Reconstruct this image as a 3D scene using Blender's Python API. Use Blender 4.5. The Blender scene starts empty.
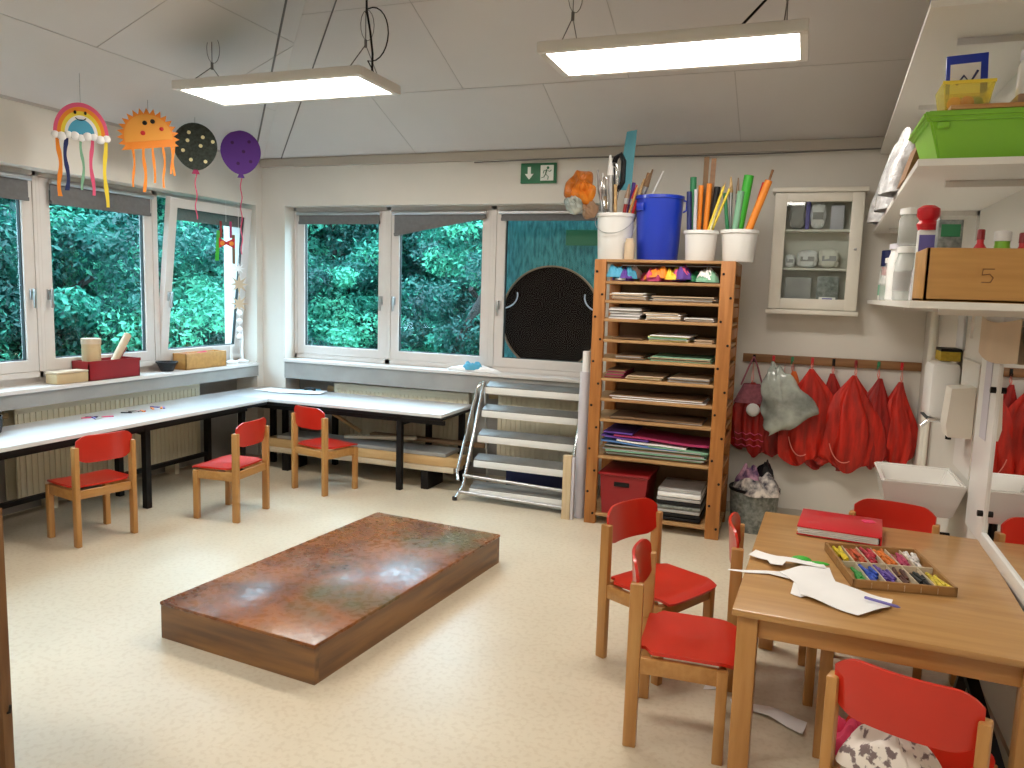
import bpy, bmesh, math, random
import numpy as np
from mathutils import Vector, Matrix, Euler
random.seed(7)
PI = math.pi
SC = bpy.context.scene
COL = SC.collection

# ---------------------------------------------------------------- camera
CAM_H = 1.5
FPX = 773.688
RM = Matrix(((0.935154, 0.071170, -0.347), (0.352800, -0.101900, 0.930), (0.031, -0.992, -0.121)))
_v1 = Vector((806-512, 299-384, 0)); _v2 = Vector((-1570-512, 225-384, 0))
FPX = math.sqrt(-(_v1.x*_v2.x + _v1.y*_v2.y))
_Y = Vector((_v1.x, _v1.y, FPX)).normalized()
_X = -Vector((_v2.x, _v2.y, FPX)).normalized()
_Z = _X.cross(_Y)
RM = Matrix((_X, _Y, _Z))           # camera (right, down, forward) -> world
cd = bpy.data.cameras.new('camera'); cam = bpy.data.objects.new('camera', cd); COL.objects.link(cam)
cd.sensor_width = 36; cd.lens = FPX*36/1024; cd.clip_start = .05; cd.clip_end = 200
m3 = Matrix((RM @ Vector((1, 0, 0)), RM @ Vector((0, -1, 0)), RM @ Vector((0, 0, -1)))).transposed()
cam.matrix_world = Matrix.Translation((0, 0, CAM_H)) @ m3.to_4x4()
SC.camera = cam

# ---------------------------------------------------------------- world, exposure
w = bpy.data.worlds.new('world'); SC.world = w; w.use_nodes = True
bg = w.node_tree.nodes['Background']
bg.inputs[0].default_value = (.55, .80, 1.0, 1); bg.inputs[1].default_value = 8.5
SC.view_settings.view_transform = 'Standard'; SC.view_settings.look = 'None'
SC.view_settings.gamma = 1; SC.view_settings.use_curve_mapping = False
SC.view_settings.exposure = 0.70
LAMP_STRENGTH = 15

# ---------------------------------------------------------------- materials
def mat(name, c, rough=.5, metal=0, spec=.5, noise=0, nscale=20, bump=0, bscale=60, c2=None, stretch=None, kind='noise', coat=0, trans=0, emit=0, sheen=0):
    m = bpy.data.materials.new(name); m.use_nodes = True
    nt = m.node_tree; b = nt.nodes['Principled BSDF']
    b.inputs['Base Color'].default_value = (*c, 1)
    b.inputs['Roughness'].default_value = rough; b.inputs['Metallic'].default_value = metal
    b.inputs['Specular IOR Level'].default_value = spec
    if coat: b.inputs['Coat Weight'].default_value = coat; b.inputs['Coat Roughness'].default_value = .08
    if emit:
        b.inputs['Emission Color'].default_value = (*c, 1); b.inputs['Emission Strength'].default_value = emit
    tc = nt.nodes.new('ShaderNodeTexCoord'); mp = nt.nodes.new('ShaderNodeMapping')
    nt.links.new(tc.outputs['Object'], mp.inputs[0])
    if stretch: mp.inputs['Scale'].default_value = stretch
    if noise or c2:
        if kind == 'voronoi':
            t = nt.nodes.new('ShaderNodeTexVoronoi'); t.inputs['Scale'].default_value = nscale; fac = t.outputs['Distance']
        else:
            t = nt.nodes.new('ShaderNodeTexNoise'); t.inputs['Scale'].default_value = nscale; t.inputs['Detail'].default_value = 5; fac = t.outputs['Fac']
        nt.links.new(mp.outputs[0], t.inputs['Vector'])
        r = nt.nodes.new('ShaderNodeValToRGB'); nt.links.new(fac, r.inputs[0])
        if c2 is None: c2 = tuple(max(0, x*(1-noise)) for x in c)
        r.color_ramp.elements[0].position = .35; r.color_ramp.elements[1].position = .65
        r.color_ramp.elements[0].color = (*c2, 1); r.color_ramp.elements[1].color = (*c, 1)
        nt.links.new(r.outputs[0], b.inputs['Base Color'])
    if bump:
        t2 = nt.nodes.new('ShaderNodeTexNoise'); t2.inputs['Scale'].default_value = bscale; t2.inputs['Detail'].default_value = 3
        nt.links.new(mp.outputs[0], t2.inputs['Vector'])
        bp = nt.nodes.new('ShaderNodeBump'); bp.inputs['Strength'].default_value = bump; bp.inputs['Distance'].default_value = .01
        nt.links.new(t2.outputs['Fac'], bp.inputs['Height']); nt.links.new(bp.outputs[0], b.inputs['Normal'])
    return m
def wood(name, c, c2, axis=2, rough=.4, coat=0, sc=9, bump=.05):
    s = [1, 1, 1]; s = [x*4 for x in s]; s[axis] = .35
    return mat(name, c, rough=rough, c2=c2, nscale=sc, stretch=s, coat=coat, bump=bump, bscale=sc*3)
def glassy(name, tint=(1, 1, 1), rough=0, fac_add=0.0, ior=1.45, alpha=1.0):
    m = bpy.data.materials.new(name); m.use_nodes = True; nt = m.node_tree
    nt.nodes.remove(nt.nodes['Principled BSDF']); out = nt.nodes['Material Output']
    tr = nt.nodes.new('ShaderNodeBsdfTransparent'); tr.inputs[0].default_value = (*tint, 1)
    gl = nt.nodes.new('ShaderNodeBsdfGlossy'); gl.inputs['Roughness'].default_value = rough
    fr = nt.nodes.new('ShaderNodeFresnel'); fr.inputs[0].default_value = ior
    mx = nt.nodes.new('ShaderNodeMixShader')
    ge = nt.nodes.new('ShaderNodeNewGeometry'); mi = nt.nodes.new('ShaderNodeMapRange')
    mi.inputs['To Min'].default_value = ior; mi.inputs['To Max'].default_value = 1/ior
    nt.links.new(ge.outputs['Backfacing'], mi.inputs['Value']); nt.links.new(mi.outputs[0], fr.inputs[0])
    nt.links.new(fr.outputs[0], mx.inputs[0]); nt.links.new(tr.outputs[0], mx.inputs[1]); nt.links.new(gl.outputs[0], mx.inputs[2])
    last = mx
    if fac_add:
        df = nt.nodes.new('ShaderNodeBsdfDiffuse'); df.inputs[0].default_value = (*tint, 1)
        m2 = nt.nodes.new('ShaderNodeMixShader'); m2.inputs[0].default_value = fac_add
        nt.links.new(mx.outputs[0], m2.inputs[1]); nt.links.new(df.outputs[0], m2.inputs[2]); last = m2
    nt.links.new(last.outputs[0], out.inputs[0]); return m
M = {}
M['wall'] = mat('wall_paint', (.74, .71, .65), rough=.75, noise=.04, nscale=3, bump=.04, bscale=150)
M['wall_grey'] = mat('wall_grey_board', (.33, .32, .30), rough=.7, noise=.15, nscale=5, bump=.05)
M['trim'] = mat('trim_paint', (.46, .42, .36), rough=.6)
M['seam'] = mat('seam_paint', (.50, .47, .45), rough=.7)
M['hip'] = mat('hip_strip_grey', (.16, .15, .14), rough=.6)
M['frame'] = mat('window_frame_paint', (.70, .66, .63), rough=.4, noise=.05, nscale=6)
M['gasket'] = mat('gasket', (.03, .04, .04), rough=.6)
M['glass'] = glassy('window_glass', (.97, 1, 1), 0, ior=1.22)
M['cabglass'] = glassy('cabinet_glass', (.92, .95, .95), .02)
M['plastic_clear'] = glassy('clear_plastic', (.88, .90, .89), .1, .25)
M['plastic_yellowclear'] = glassy('yellow_clear_plastic', (.98, .90, .30), .08, .22)
M['mirror'] = mat('mirror_silver', (.86, .86, .85), rough=.01, metal=1)
M['blind'] = mat('blind_fabric', (.17, .17, .175), rough=.8, noise=.15, nscale=40)
M['metalwhite'] = mat('white_metal', (.72, .70, .66), rough=.35)
M['steel'] = mat('brushed_steel', (.50, .51, .52), rough=.3, metal=.9)
M['chrome'] = mat('chrome', (.75, .76, .77), rough=.15, metal=1)
M['black'] = mat('black_steel', (.006, .005, .005), rough=.55, spec=.25)
M['blackplastic'] = mat('black_plastic', (.006, .006, .008), rough=.45, spec=.3)
M['white'] = mat('white_plastic', (.80, .80, .78), rough=.35)
M['whitelam'] = mat('white_laminate', (.74, .76, .78), rough=.22, noise=.03, nscale=5)
M['shelfwhite'] = mat('white_shelf_board', (.76, .74, .69), rough=.4)
M['cream'] = mat('cream_radiator', (.72, .66, .50), rough=.4)
M['cabwhite'] = mat('cream_white_paint', (.80, .77, .68), rough=.45, noise=.06, nscale=4)
M['ceramic'] = mat('ceramic', (.78, .76, .72), rough=.12, coat=.5)
M['red'] = mat('red_lacquer_plywood', (.62, .022, .010), rough=.28, coat=.3, noise=.15, nscale=3)
M['beech'] = wood('beech_wood', (.52, .27, .085), (.43, .20, .055), 2, .35, .15)
M['beechx'] = wood('beech_wood_x', (.52, .27, .085), (.43, .20, .055), 0, .35, .15)
M['tabletop'] = wood('oak_table_top', (.50, .28, .10), (.42, .22, .07), 0, .32, .25, 7)
M['pine'] = wood('pine_post', (.47, .19, .045), (.34, .125, .025), 2, .45)
M['pineboard'] = wood('pine_board', (.50, .30, .13), (.38, .20, .08), 0, .5)
M['plank'] = wood('pale_plank', (.62, .42, .20), (.50, .30, .12), 0, .5)
M['plankpale'] = wood('whitish_plank', (.66, .58, .44), (.52, .42, .28), 0, .5)
M['plankv'] = wood('pale_plank_v', (.68, .55, .36), (.58, .44, .26), 2, .5)
M['hookrail'] = wood('hook_rail_wood', (.30, .15, .06), (.20, .09, .03), 0, .5)
M['platside'] = wood('platform_side', (.26, .12, .035), (.10, .04, .012), 0, .35, .3, 5)
M['boxwood'] = wood('orange_box_wood', (.55, .29, .08), (.46, .23, .06), 0, .4)
M['foregroundwood'] = wood('brown_cabinet_wood', (.22, .11, .04), (.14, .06, .02), 2, .5)
M['paper'] = mat('white_paper', (.90, .895, .89), rough=.8, noise=.04, nscale=8)
M['papergrey'] = mat('grey_paper', (.45, .44, .43), rough=.8, noise=.2, nscale=9)
M['paperbeige'] = mat('beige_card', (.62, .48, .33), rough=.8, noise=.08, nscale=5)
M['paperyellow'] = mat('yellow_card', (.70, .62, .25), rough=.8)
M['papergreen'] = mat('green_card', (.22, .45, .30), rough=.8)
M['paperblue'] = mat('blue_card', (.10, .22, .50), rough=.8)
M['paperpurple'] = mat('purple_card', (.12, .05, .32), rough=.7)
M['papermagenta'] = mat('magenta_card', (.40, .03, .12), rough=.7)
M['paperbrown'] = mat('brown_card', (.25, .15, .08), rough=.8, noise=.2, nscale=9)
M['darkred'] = mat('dark_red_plastic', (.28, .008, .012), rough=.35, noise=.1, nscale=5)
M['brightred'] = mat('bright_red_plastic', (.60, .01, .02), rough=.35)
M['redfolder'] = mat('red_folder_cover', (.55, .01, .02), rough=.3, coat=.3)
M['blue'] = mat('blue_bucket_plastic', (.012, .045, .50), rough=.3, coat=.2)
M['green'] = mat('lime_green_plastic', (.22, .52, .03), rough=.35)
M['amberdark'] = mat('amber_film_dark', (.60, .17, .015), rough=.3, noise=.4, nscale=14)
M['orange'] = mat('orange_paint', (.85, .26, .02), rough=.5)
M['yellow'] = mat('yellow_paint', (.85, .66, .05), rough=.5)
M['purple'] = mat('purple_foam', (.13, .035, .30), rough=.7)
M['darkgreen'] = mat('dark_speckled_card', (.035, .05, .04), rough=.7, c2=(.01, .018, .012), nscale=60)
M['pink'] = mat('pink_cloth', (.65, .04, .12), rough=.7)
M['pinkribbon'] = mat('pink_ribbon', (.75, .10, .22), rough=.6)
M['grassgreen'] = mat('bright_green', (.04, .42, .03), rough=.5)
M['deepgreen'] = mat('deep_green', (.02, .20, .08), rough=.5)
M['navy'] = mat('navy_blue', (.01, .02, .12), rough=.5)
M['skyblue'] = mat('sky_blue', (.08, .38, .58), rough=.6)
M['signgreen'] = mat('exit_sign_green', (.02, .16, .07), rough=.4)
M['signwhite'] = mat('exit_sign_white', (.82, .85, .80), rough=.4)
M['amber'] = glassy('amber_film', (.95, .32, .04), .1, .55)
M['teal'] = mat('teal_saw', (.06, .28, .36), rough=.35)
M['spot'] = mat('cream_spot', (.80, .74, .42), rough=.6)
M['clearbag'] = mat('translucent_bag_film', (.52, .58, .53), rough=.2, noise=.65, nscale=9, coat=.6, bump=.9, bscale=13)
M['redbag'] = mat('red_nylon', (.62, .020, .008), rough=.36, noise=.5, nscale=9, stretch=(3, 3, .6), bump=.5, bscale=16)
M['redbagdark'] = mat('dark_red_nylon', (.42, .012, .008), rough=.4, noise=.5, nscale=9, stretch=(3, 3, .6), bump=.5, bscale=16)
M['orangebag'] = mat('orange_nylon', (.75, .14, .02), rough=.45, noise=.2, nscale=9)
M['cord'] = mat('pale_red_cord', (.75, .25, .20), rough=.6)
M['clutter'] = mat('patterned_fabric', (.72, .66, .60), rough=.85, c2=(.02, .02, .04), nscale=22)
M['clutter2'] = mat('purple_patterned_cloth', (.55, .30, .40), rough=.85, c2=(.04, .02, .10), nscale=18)
M['cloth'] = mat('white_printed_cloth', (.78, .72, .66), rough=.9, c2=(.20, .15, .15), nscale=38)
M['cloth'].node_tree.nodes['Color Ramp'].color_ramp.elements[0].position = .42
M['cloth'].node_tree.nodes['Color Ramp'].color_ramp.elements[1].position = .47
M['bin'] = mat('grey_mesh_bin', (.12, .14, .13), rough=.5, c2=(.30, .32, .30), nscale=40)
M['bark'] = mat('tree_bark', (.035, .03, .026), rough=.9, noise=.5, nscale=12, bump=.4, bscale=20)
M['soil'] = mat('forest_floor', (.05, .09, .04), rough=.95, noise=.6, nscale=4)
M['hill'] = mat('wooded_slope', (.05, .24, .15), rough=.95, c2=(.008, .05, .035), nscale=6, bump=.6, bscale=12)
M['tealboard'] = mat('teal_streaked_board', (.07, .33, .34), rough=.6, c2=(.01, .12, .14), nscale=14, stretch=(3, 1, .8))
M['hatch'] = mat('dark_brown_hatch', (.010, .004, .003), rough=.7, spec=.1, noise=.4, nscale=3)
M['rim'] = mat('bronze_rim', (.28, .17, .10), rough=.45)
M['steptop'] = mat('dull_metal_plate', (.20, .195, .18), rough=.45, metal=.3, noise=.2, nscale=8)
M['hookrail2'] = wood('brown_tray_wood', (.38, .20, .07), (.28, .14, .04), 0, .45)
M['rubber'] = mat('black_rubber', (.02, .02, .02), rough=.7)
M['whitefilm'] = mat('crinkled_clear_film', (.78, .78, .80), rough=.15, noise=.35, nscale=30, bump=1.0, bscale=28, coat=.5)
M['sponge'] = mat('yellow_sponge', (.55, .38, .04), rough=.9, noise=.2, nscale=60)
M['kraft'] = mat('kraft_cardboard', (.55, .40, .22), rough=.8, noise=.06, nscale=10)
M['lilac'] = mat('lilac_grey_roll', (.60, .58, .64), rough=.6)
M['lav'] = mat('lavender_label', (.16, .14, .45), rough=.5)

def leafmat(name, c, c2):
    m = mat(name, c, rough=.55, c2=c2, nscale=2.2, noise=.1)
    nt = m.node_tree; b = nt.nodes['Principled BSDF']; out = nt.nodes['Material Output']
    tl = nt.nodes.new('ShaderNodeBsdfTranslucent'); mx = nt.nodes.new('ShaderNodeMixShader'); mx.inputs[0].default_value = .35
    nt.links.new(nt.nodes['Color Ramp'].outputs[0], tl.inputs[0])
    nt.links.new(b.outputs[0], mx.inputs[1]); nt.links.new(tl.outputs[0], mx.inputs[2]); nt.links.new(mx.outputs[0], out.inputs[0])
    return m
M['leaf_a'] = leafmat('leaf_bright_teal', (.13, .60, .36), (.02, .22, .15))  # foliage highlights and dark gaps are put into these three leaf tones
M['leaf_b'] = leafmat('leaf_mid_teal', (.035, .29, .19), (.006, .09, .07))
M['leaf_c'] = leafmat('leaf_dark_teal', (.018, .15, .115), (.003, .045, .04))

# floor: speckled linoleum, glossy
def floormat():
    m = bpy.data.materials.new('speckled_linoleum'); m.use_nodes = True; nt = m.node_tree; b = nt.nodes['Principled BSDF']
    tc = nt.nodes.new('ShaderNodeTexCoord')
    n1 = nt.nodes.new('ShaderNodeTexNoise'); n1.inputs['Scale'].default_value = 1.6; n1.inputs['Detail'].default_value = 4
    n2 = nt.nodes.new('ShaderNodeTexNoise'); n2.inputs['Scale'].default_value = 45; n2.inputs['Detail'].default_value = 2
    nt.links.new(tc.outputs['Object'], n1.inputs['Vector']); nt.links.new(tc.outputs['Object'], n2.inputs['Vector'])
    r1 = nt.nodes.new('ShaderNodeValToRGB'); r1.color_ramp.elements[0].position = .3; r1.color_ramp.elements[1].position = .7
    r1.color_ramp.elements[0].color = (.62, .535, .40, 1); r1.color_ramp.elements[1].color = (.70, .62, .475, 1)
    r2 = nt.nodes.new('ShaderNodeValToRGB'); r2.color_ramp.elements[0].position = .38; r2.color_ramp.elements[1].position = .5
    r2.color_ramp.elements[0].color = (.93, .91, .88, 1); r2.color_ramp.elements[1].color = (1, 1, 1, 1)
    nt.links.new(n1.outputs['Fac'], r1.inputs[0]); nt.links.new(n2.outputs['Fac'], r2.inputs[0])
    mx = nt.nodes.new('ShaderNodeMix'); mx.data_type = 'RGBA'; mx.blend_type = 'MULTIPLY'; mx.inputs['Factor'].default_value = 1
    nt.links.new(r1.outputs[0], mx.inputs['A']); nt.links.new(r2.outputs[0], mx.inputs['B'])
    nt.links.new(mx.outputs['Result'], b.inputs['Base Color'])
    r3 = nt.nodes.new('ShaderNodeMapRange'); r3.inputs['To Min'].default_value = .22; r3.inputs['To Max'].default_value = .42
    nt.links.new(n1.outputs['Fac'], r3.inputs['Value']); nt.links.new(r3.outputs[0], b.inputs['Roughness'])
    return m
M['floor'] = floormat()
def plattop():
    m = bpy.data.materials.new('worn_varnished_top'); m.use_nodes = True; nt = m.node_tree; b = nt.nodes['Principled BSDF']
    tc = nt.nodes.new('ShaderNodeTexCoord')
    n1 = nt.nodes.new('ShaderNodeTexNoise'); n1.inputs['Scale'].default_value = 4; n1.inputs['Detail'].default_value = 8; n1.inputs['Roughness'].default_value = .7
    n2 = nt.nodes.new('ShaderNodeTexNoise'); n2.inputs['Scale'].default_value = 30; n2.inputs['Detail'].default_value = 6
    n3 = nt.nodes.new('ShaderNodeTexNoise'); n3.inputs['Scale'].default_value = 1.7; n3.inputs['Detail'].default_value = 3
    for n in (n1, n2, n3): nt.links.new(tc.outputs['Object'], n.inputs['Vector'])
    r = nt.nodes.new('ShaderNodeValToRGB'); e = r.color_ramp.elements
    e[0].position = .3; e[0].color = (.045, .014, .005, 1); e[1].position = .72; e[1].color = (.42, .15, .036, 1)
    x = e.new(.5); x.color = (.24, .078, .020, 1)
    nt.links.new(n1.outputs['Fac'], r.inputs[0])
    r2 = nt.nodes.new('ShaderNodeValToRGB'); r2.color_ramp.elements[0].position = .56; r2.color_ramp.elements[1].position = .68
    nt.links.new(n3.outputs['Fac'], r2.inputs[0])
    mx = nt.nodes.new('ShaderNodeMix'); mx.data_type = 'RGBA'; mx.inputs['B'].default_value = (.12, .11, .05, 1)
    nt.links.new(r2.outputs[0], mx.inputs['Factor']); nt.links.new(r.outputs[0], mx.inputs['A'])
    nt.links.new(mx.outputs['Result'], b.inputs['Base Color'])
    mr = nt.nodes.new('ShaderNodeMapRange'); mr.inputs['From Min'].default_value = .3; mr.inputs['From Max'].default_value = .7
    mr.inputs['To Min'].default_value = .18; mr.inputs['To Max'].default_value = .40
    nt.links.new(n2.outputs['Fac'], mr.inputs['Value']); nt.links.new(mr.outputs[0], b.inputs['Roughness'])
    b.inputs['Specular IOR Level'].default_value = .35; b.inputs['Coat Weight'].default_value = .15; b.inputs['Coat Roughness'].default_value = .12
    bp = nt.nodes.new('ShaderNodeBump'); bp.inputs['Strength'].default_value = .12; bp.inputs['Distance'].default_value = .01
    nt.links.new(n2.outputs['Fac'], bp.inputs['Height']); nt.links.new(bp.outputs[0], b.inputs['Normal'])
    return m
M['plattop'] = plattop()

# ---------------------------------------------------------------- mesh helpers
class MB:
    def __init__(s): s.bm = bmesh.new()
    def _x(s, vs, T):
        bmesh.ops.transform(s.bm, matrix=T, verts=vs)
    def box(s, c, d, r=(0, 0, 0), bev=0):
        g = bmesh.ops.create_cube(s.bm, size=1)['verts']
        if bev:
            s._x(g, Matrix.Diagonal((*d, 1)))
            es = list({e for v in g for e in v.link_edges})
            rr = bmesh.ops.bevel(s.bm, geom=es, offset=bev, segments=2, affect='EDGES', profile=.5)
            g = list({v for f in rr['faces'] for v in f.verts} | {v for v in g if v.is_valid})
            s._x(g, Matrix.Translation(c) @ Euler(r).to_matrix().to_4x4())
        else:
            s._x(g, Matrix.Translation(c) @ Euler(r).to_matrix().to_4x4() @ Matrix.Diagonal((*d, 1)))
        return s
    def b2(s, a, b, bev=0):       # box from corner to corner
        a = Vector(a); b = Vector(b); d = b-a
        return s.box((a+b)/2, (abs(d.x), abs(d.y), abs(d.z)), bev=bev)
    def beam(s, p, q, w, h, up=(0, 0, 1), bev=0):
        p = Vector(p); q = Vector(q); z = (q-p); L = z.length; z.normalize()
        up = Vector(up)
        if abs(z.dot(up)) > .99: up = Vector((0, 1, 0))
        x = up.cross(z).normalized(); y = z.cross(x)
        g0 = len(s.bm.verts)
        t = MB(); t.box((0, 0, 0), (w, h, L), bev=bev)
        T = Matrix.Translation((p+q)/2) @ Matrix((x, y, z)).transposed().to_4x4()
        bmesh.ops.transform(t.bm, matrix=T, verts=t.bm.verts)
        s.join(t); return s
    def join(s, t):
        me = bpy.data.meshes.new('tmp'); t.bm.to_mesh(me); s.bm.from_mesh(me); bpy.data.meshes.remove(me); t.bm.free(); return s
    def cyl(s, p, q, r0, r1=None, n=16, caps=True):
        p = Vector(p); q = Vector(q); z = q-p; L = z.length
        r1 = r0 if r1 is None else r1
        g = bmesh.ops.create_cone(s.bm, cap_ends=caps, segments=n, radius1=r0, radius2=r1, depth=L)['verts']
        s._x(g, Matrix.Translation((p+q)/2) @ z.to_track_quat('Z', 'Y').to_matrix().to_4x4()); return s
    def tube(s, pts, r, n=6):
        pts = [Vector(p) for p in pts]; rings = []
        for i, p in enumerate(pts):
            d = (pts[min(i+1, len(pts)-1)]-pts[max(i-1, 0)]).normalized()
            a = d.orthogonal().normalized() if i == 0 else (pa - d*pa.dot(d)).normalized()
            pa = a; b = d.cross(a)
            rings.append([s.bm.verts.new(p+(a*math.cos(2*PI*k/n)+b*math.sin(2*PI*k/n))*r) for k in range(n)])
        for A, B in zip(rings, rings[1:]):
            for k in range(n): s.bm.faces.new((A[k], A[(k+1) % n], B[(k+1) % n], B[k]))
        s.bm.faces.new(rings[0][::-1]); s.bm.faces.new(rings[-1]); return s
    def sph(s, c, r, sc=(1, 1, 1), n=12):
        g = bmesh.ops.create_uvsphere(s.bm, u_segments=n, v_segments=max(6, n//2+1), radius=r)['verts']
        s._x(g, Matrix.Translation(c) @ Matrix.Diagonal((*sc, 1))); return s
    def lathe(s, prof, c=(0, 0, 0), n=28):
        c = Vector(c); rings = []
        for r, z in prof:
            if r < 1e-5: rings.append([s.bm.verts.new(c+Vector((0, 0, z)))])
            else: rings.append([s.bm.verts.new(c+Vector((r*math.cos(2*PI*k/n), r*math.sin(2*PI*k/n), z))) for k in range(n)])
        for A, B in zip(rings, rings[1:]):
            if len(A) == 1 and len(B) == 1: continue
            for k in range(n):
                a = A if len(A) == 1 else (A[k], A[(k+1) % n]); b = B if len(B) == 1 else (B[k], B[(k+1) % n])
                if len(A) == 1: s.bm.faces.new((A[0], b[1], b[0]))
                elif len(B) == 1: s.bm.faces.new((a[0], a[1], B[0]))
                else: s.bm.faces.new((a[0], a[1], b[1], b[0]))
        return s
    def prism(s, poly, y0, y1, T=None):      # polygon in local xz, extruded along y
        A = [s.bm.verts.new((x, y0, z)) for x, z in poly]; B = [s.bm.verts.new((x, y1, z)) for x, z in poly]
        f = s.bm.faces.new(A); g = s.bm.faces.new(B[::-1]); n = len(poly)
        for i in range(n): s.bm.faces.new((A[i], B[i], B[(i+1) % n], A[(i+1) % n]))
        if T is not None: s._x(A+B, T)
        return s
    def grid(s, fn, nu, nv, thick=0):
        V = [[s.bm.verts.new(fn(i/nu, j/nv)) for j in range(nv+1)] for i in range(nu+1)]
        F = [s.bm.faces.new((V[i][j], V[i+1][j], V[i+1][j+1], V[i][j+1])) for i in range(nu) for j in range(nv)]
        if thick:
            s.bm.normal_update(); bmesh.ops.solidify(s.bm, geom=F, thickness=thick)
        return s
def obj(name, mb, material, parent=None, loc=(0, 0, 0), rot=(0, 0, 0), smooth=True, ang=40):
    bm = mb.bm
    bmesh.ops.remove_doubles(bm, verts=bm.verts, dist=1e-6)
    bmesh.ops.recalc_face_normals(bm, faces=bm.faces)
    me = bpy.data.meshes.new(name); bm.to_mesh(me); bm.free()
    o = bpy.data.objects.new(name, me); COL.objects.link(o)
    me.materials.append(M[material] if isinstance(material, str) else material)
    if smooth:
        me.shade_smooth(); me.set_sharp_from_angle(angle=math.radians(ang))
    o.location = loc; o.rotation_euler = rot
    if parent: o.parent = parent
    return o
def tag(o, label, cat, group=None, kind=None):
    if label: o['label'] = label
    if cat: o['category'] = cat
    if group: o['group'] = group
    if kind: o['kind'] = kind
    return o
def thing(name, label, cat, loc=(0, 0, 0), rz=0, group=None):
    o = bpy.data.objects.new(name, None); COL.objects.link(o); o.empty_display_size = .05
    o.location = loc; o.rotation_euler = (0, 0, rz); return tag(o, label, cat, group)
def solo(name, mb, material, label, cat, loc=(0, 0, 0), rot=(0, 0, 0), group=None, smooth=True, ang=40):
    return tag(obj(name, mb, material, None, loc, rot, smooth, ang), label, cat, group)
def struct(name, mb, material, parent=None, label=None, smooth=False):
    o = obj(name, mb, material, parent, smooth=smooth)
    if parent is None: o['kind'] = 'structure'
    return o
def sempty(name, loc=(0, 0, 0)):
    o = bpy.data.objects.new(name, None); COL.objects.link(o); o.location = loc; o['kind'] = 'structure'; return o
def dup(root, loc, rz=None, label=None, rot=None):
    r = root.copy(); COL.objects.link(r); r.location = loc
    if rz is not None: r.rotation_euler = (0, 0, rz)
    if rot is not None: r.rotation_euler = rot
    if label: r['label'] = label
    for ch in list(root.children):
        c = ch.copy(); COL.objects.link(c); c.parent = r
        for g in list(ch.children):
            d = g.copy(); COL.objects.link(d); d.parent = c
    return r
def disc(r, n=24, cx=0, cz=0): return [(cx+r*math.cos(2*PI*k/n), cz+r*math.sin(2*PI*k/n)) for k in range(n)]

# ---------------------------------------------------------------- room
XL, XR, YB, YN = -4.38, .72, 5.52, -1.6
ZE = 2.51; SL = .40; ZC = 3.55
XO, YO = -4.62, 5.74            # outer face of the window niches
NB = .86                        # sill height at the back
NBL = .815                      # sill height at the left
NH = 2.14                       # window head height
struct('floor', MB().b2((XO-.1, YN-.1, -.1), (XR+.1, YO+.1, 0)), 'floor')
# left wall: lintel, corner pier, niche back under the sill, solid piece near the camera
WY0, WY1 = 1.65, 5.44
b = MB(); b.b2((XO-.1, YN, NH), (XL, YO, ZE)); b.b2((XO-.1, WY1, 0), (XL, YO, NH)); b.b2((XO-.1, YN, 0), (XL, WY0, NH))
struct('wall_left', b, 'wall')
struct('wall_left_niche', MB().b2((XO-.08, WY0, 0), (XO+.02, WY1, NBL-.01)), 'wall_grey')
WX0, WX1 = -4.15, -1.36
b = MB(); b.b2((XL, YB, NH), (XR, YO+.1, ZE)); b.b2((XL, YB, 0), (WX0, YO+.1, NH)); b.b2((WX1, YB, 0), (XR, YO+.1, NH))
struct('wall_back', b, 'wall')
struct('wall_back_niche', MB().b2((WX0, YO-.02, 0), (WX1, YO+.08, NB-.03)), 'wall_grey')
struct('wall_right', MB().b2((XR, YN, 0), (XR+.1, YO+.1, ZC+.1)), 'wall')
struct('wall_near', MB().b2((XO-.1, YN-.1, 0), (XR+.1, YN, ZC+.1)), 'wall')
# hipped ceiling
run = (ZC-ZE)/SL
cx, cy = XL+run, YB-run
b = MB(); bm = b.bm
V = lambda *p: bm.verts.new(p)
c0 = V(XL, YB, ZE); c1 = V(XL, YN, ZE); c2 = V(XR, YB, ZE); h0 = V(cx, cy, ZC); h1 = V(cx, YN, ZC); h2 = V(XR, cy, ZC); h3 = V(XR, YN, ZC)
for f in ((c0, c1, h1, h0), (c0, h0, h2, c2), (h0, h1, h3, h2)): bm.faces.new(f)
r = bmesh.ops.extrude_face_region(bm, geom=list(bm.faces)); bmesh.ops.translate(bm, vec=(0, 0, .1), verts=[v for v in r['geom'] if isinstance(v, bmesh.types.BMVert)])
M['ceil'] = mat('ceiling_paint', (.66, .63, .61), rough=.8, noise=.03, nscale=2)
struct('ceiling', b, 'ceil')

# seams of the ceiling panels (thin battens lying on the slopes)
def L(y, x): return Vector((x, y, ZE+SL*(x-XL)-.002))
def Bk(x, y): return Vector((x, y, ZE+SL*(YB-y)-.002))
b = MB()
for k in range(5):
    x = XL+.62+.62*k
    if x < cx: b.beam(L(YB-(x-XL), x), L(YN+.1, x), .0035, .0015)
for i, y in enumerate([4.3, 3.35, 2.2, 1.1]):
    b.beam(L(y, XL+.62), L(y, min(cx, XL+(YB-y))), .0035, .002)
for k in (.72, 1.45, 2.2):
    b.beam(Bk(XL+k, YB-k), Bk(XR, YB-k), .0035, .0015)
for x, y0, y1 in [(-2.9, 5.5, 4.8), (-1.65, 5.5, 4.8), (-.48, 5.5, 4.8), (-1.1, 4.8, 4.05), (-2.2, 4.8, 4.05)]:
    b.beam(Bk(x, y0), Bk(x, y1), .0035, .002)
struct('trim_1', b, 'seam')
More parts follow.
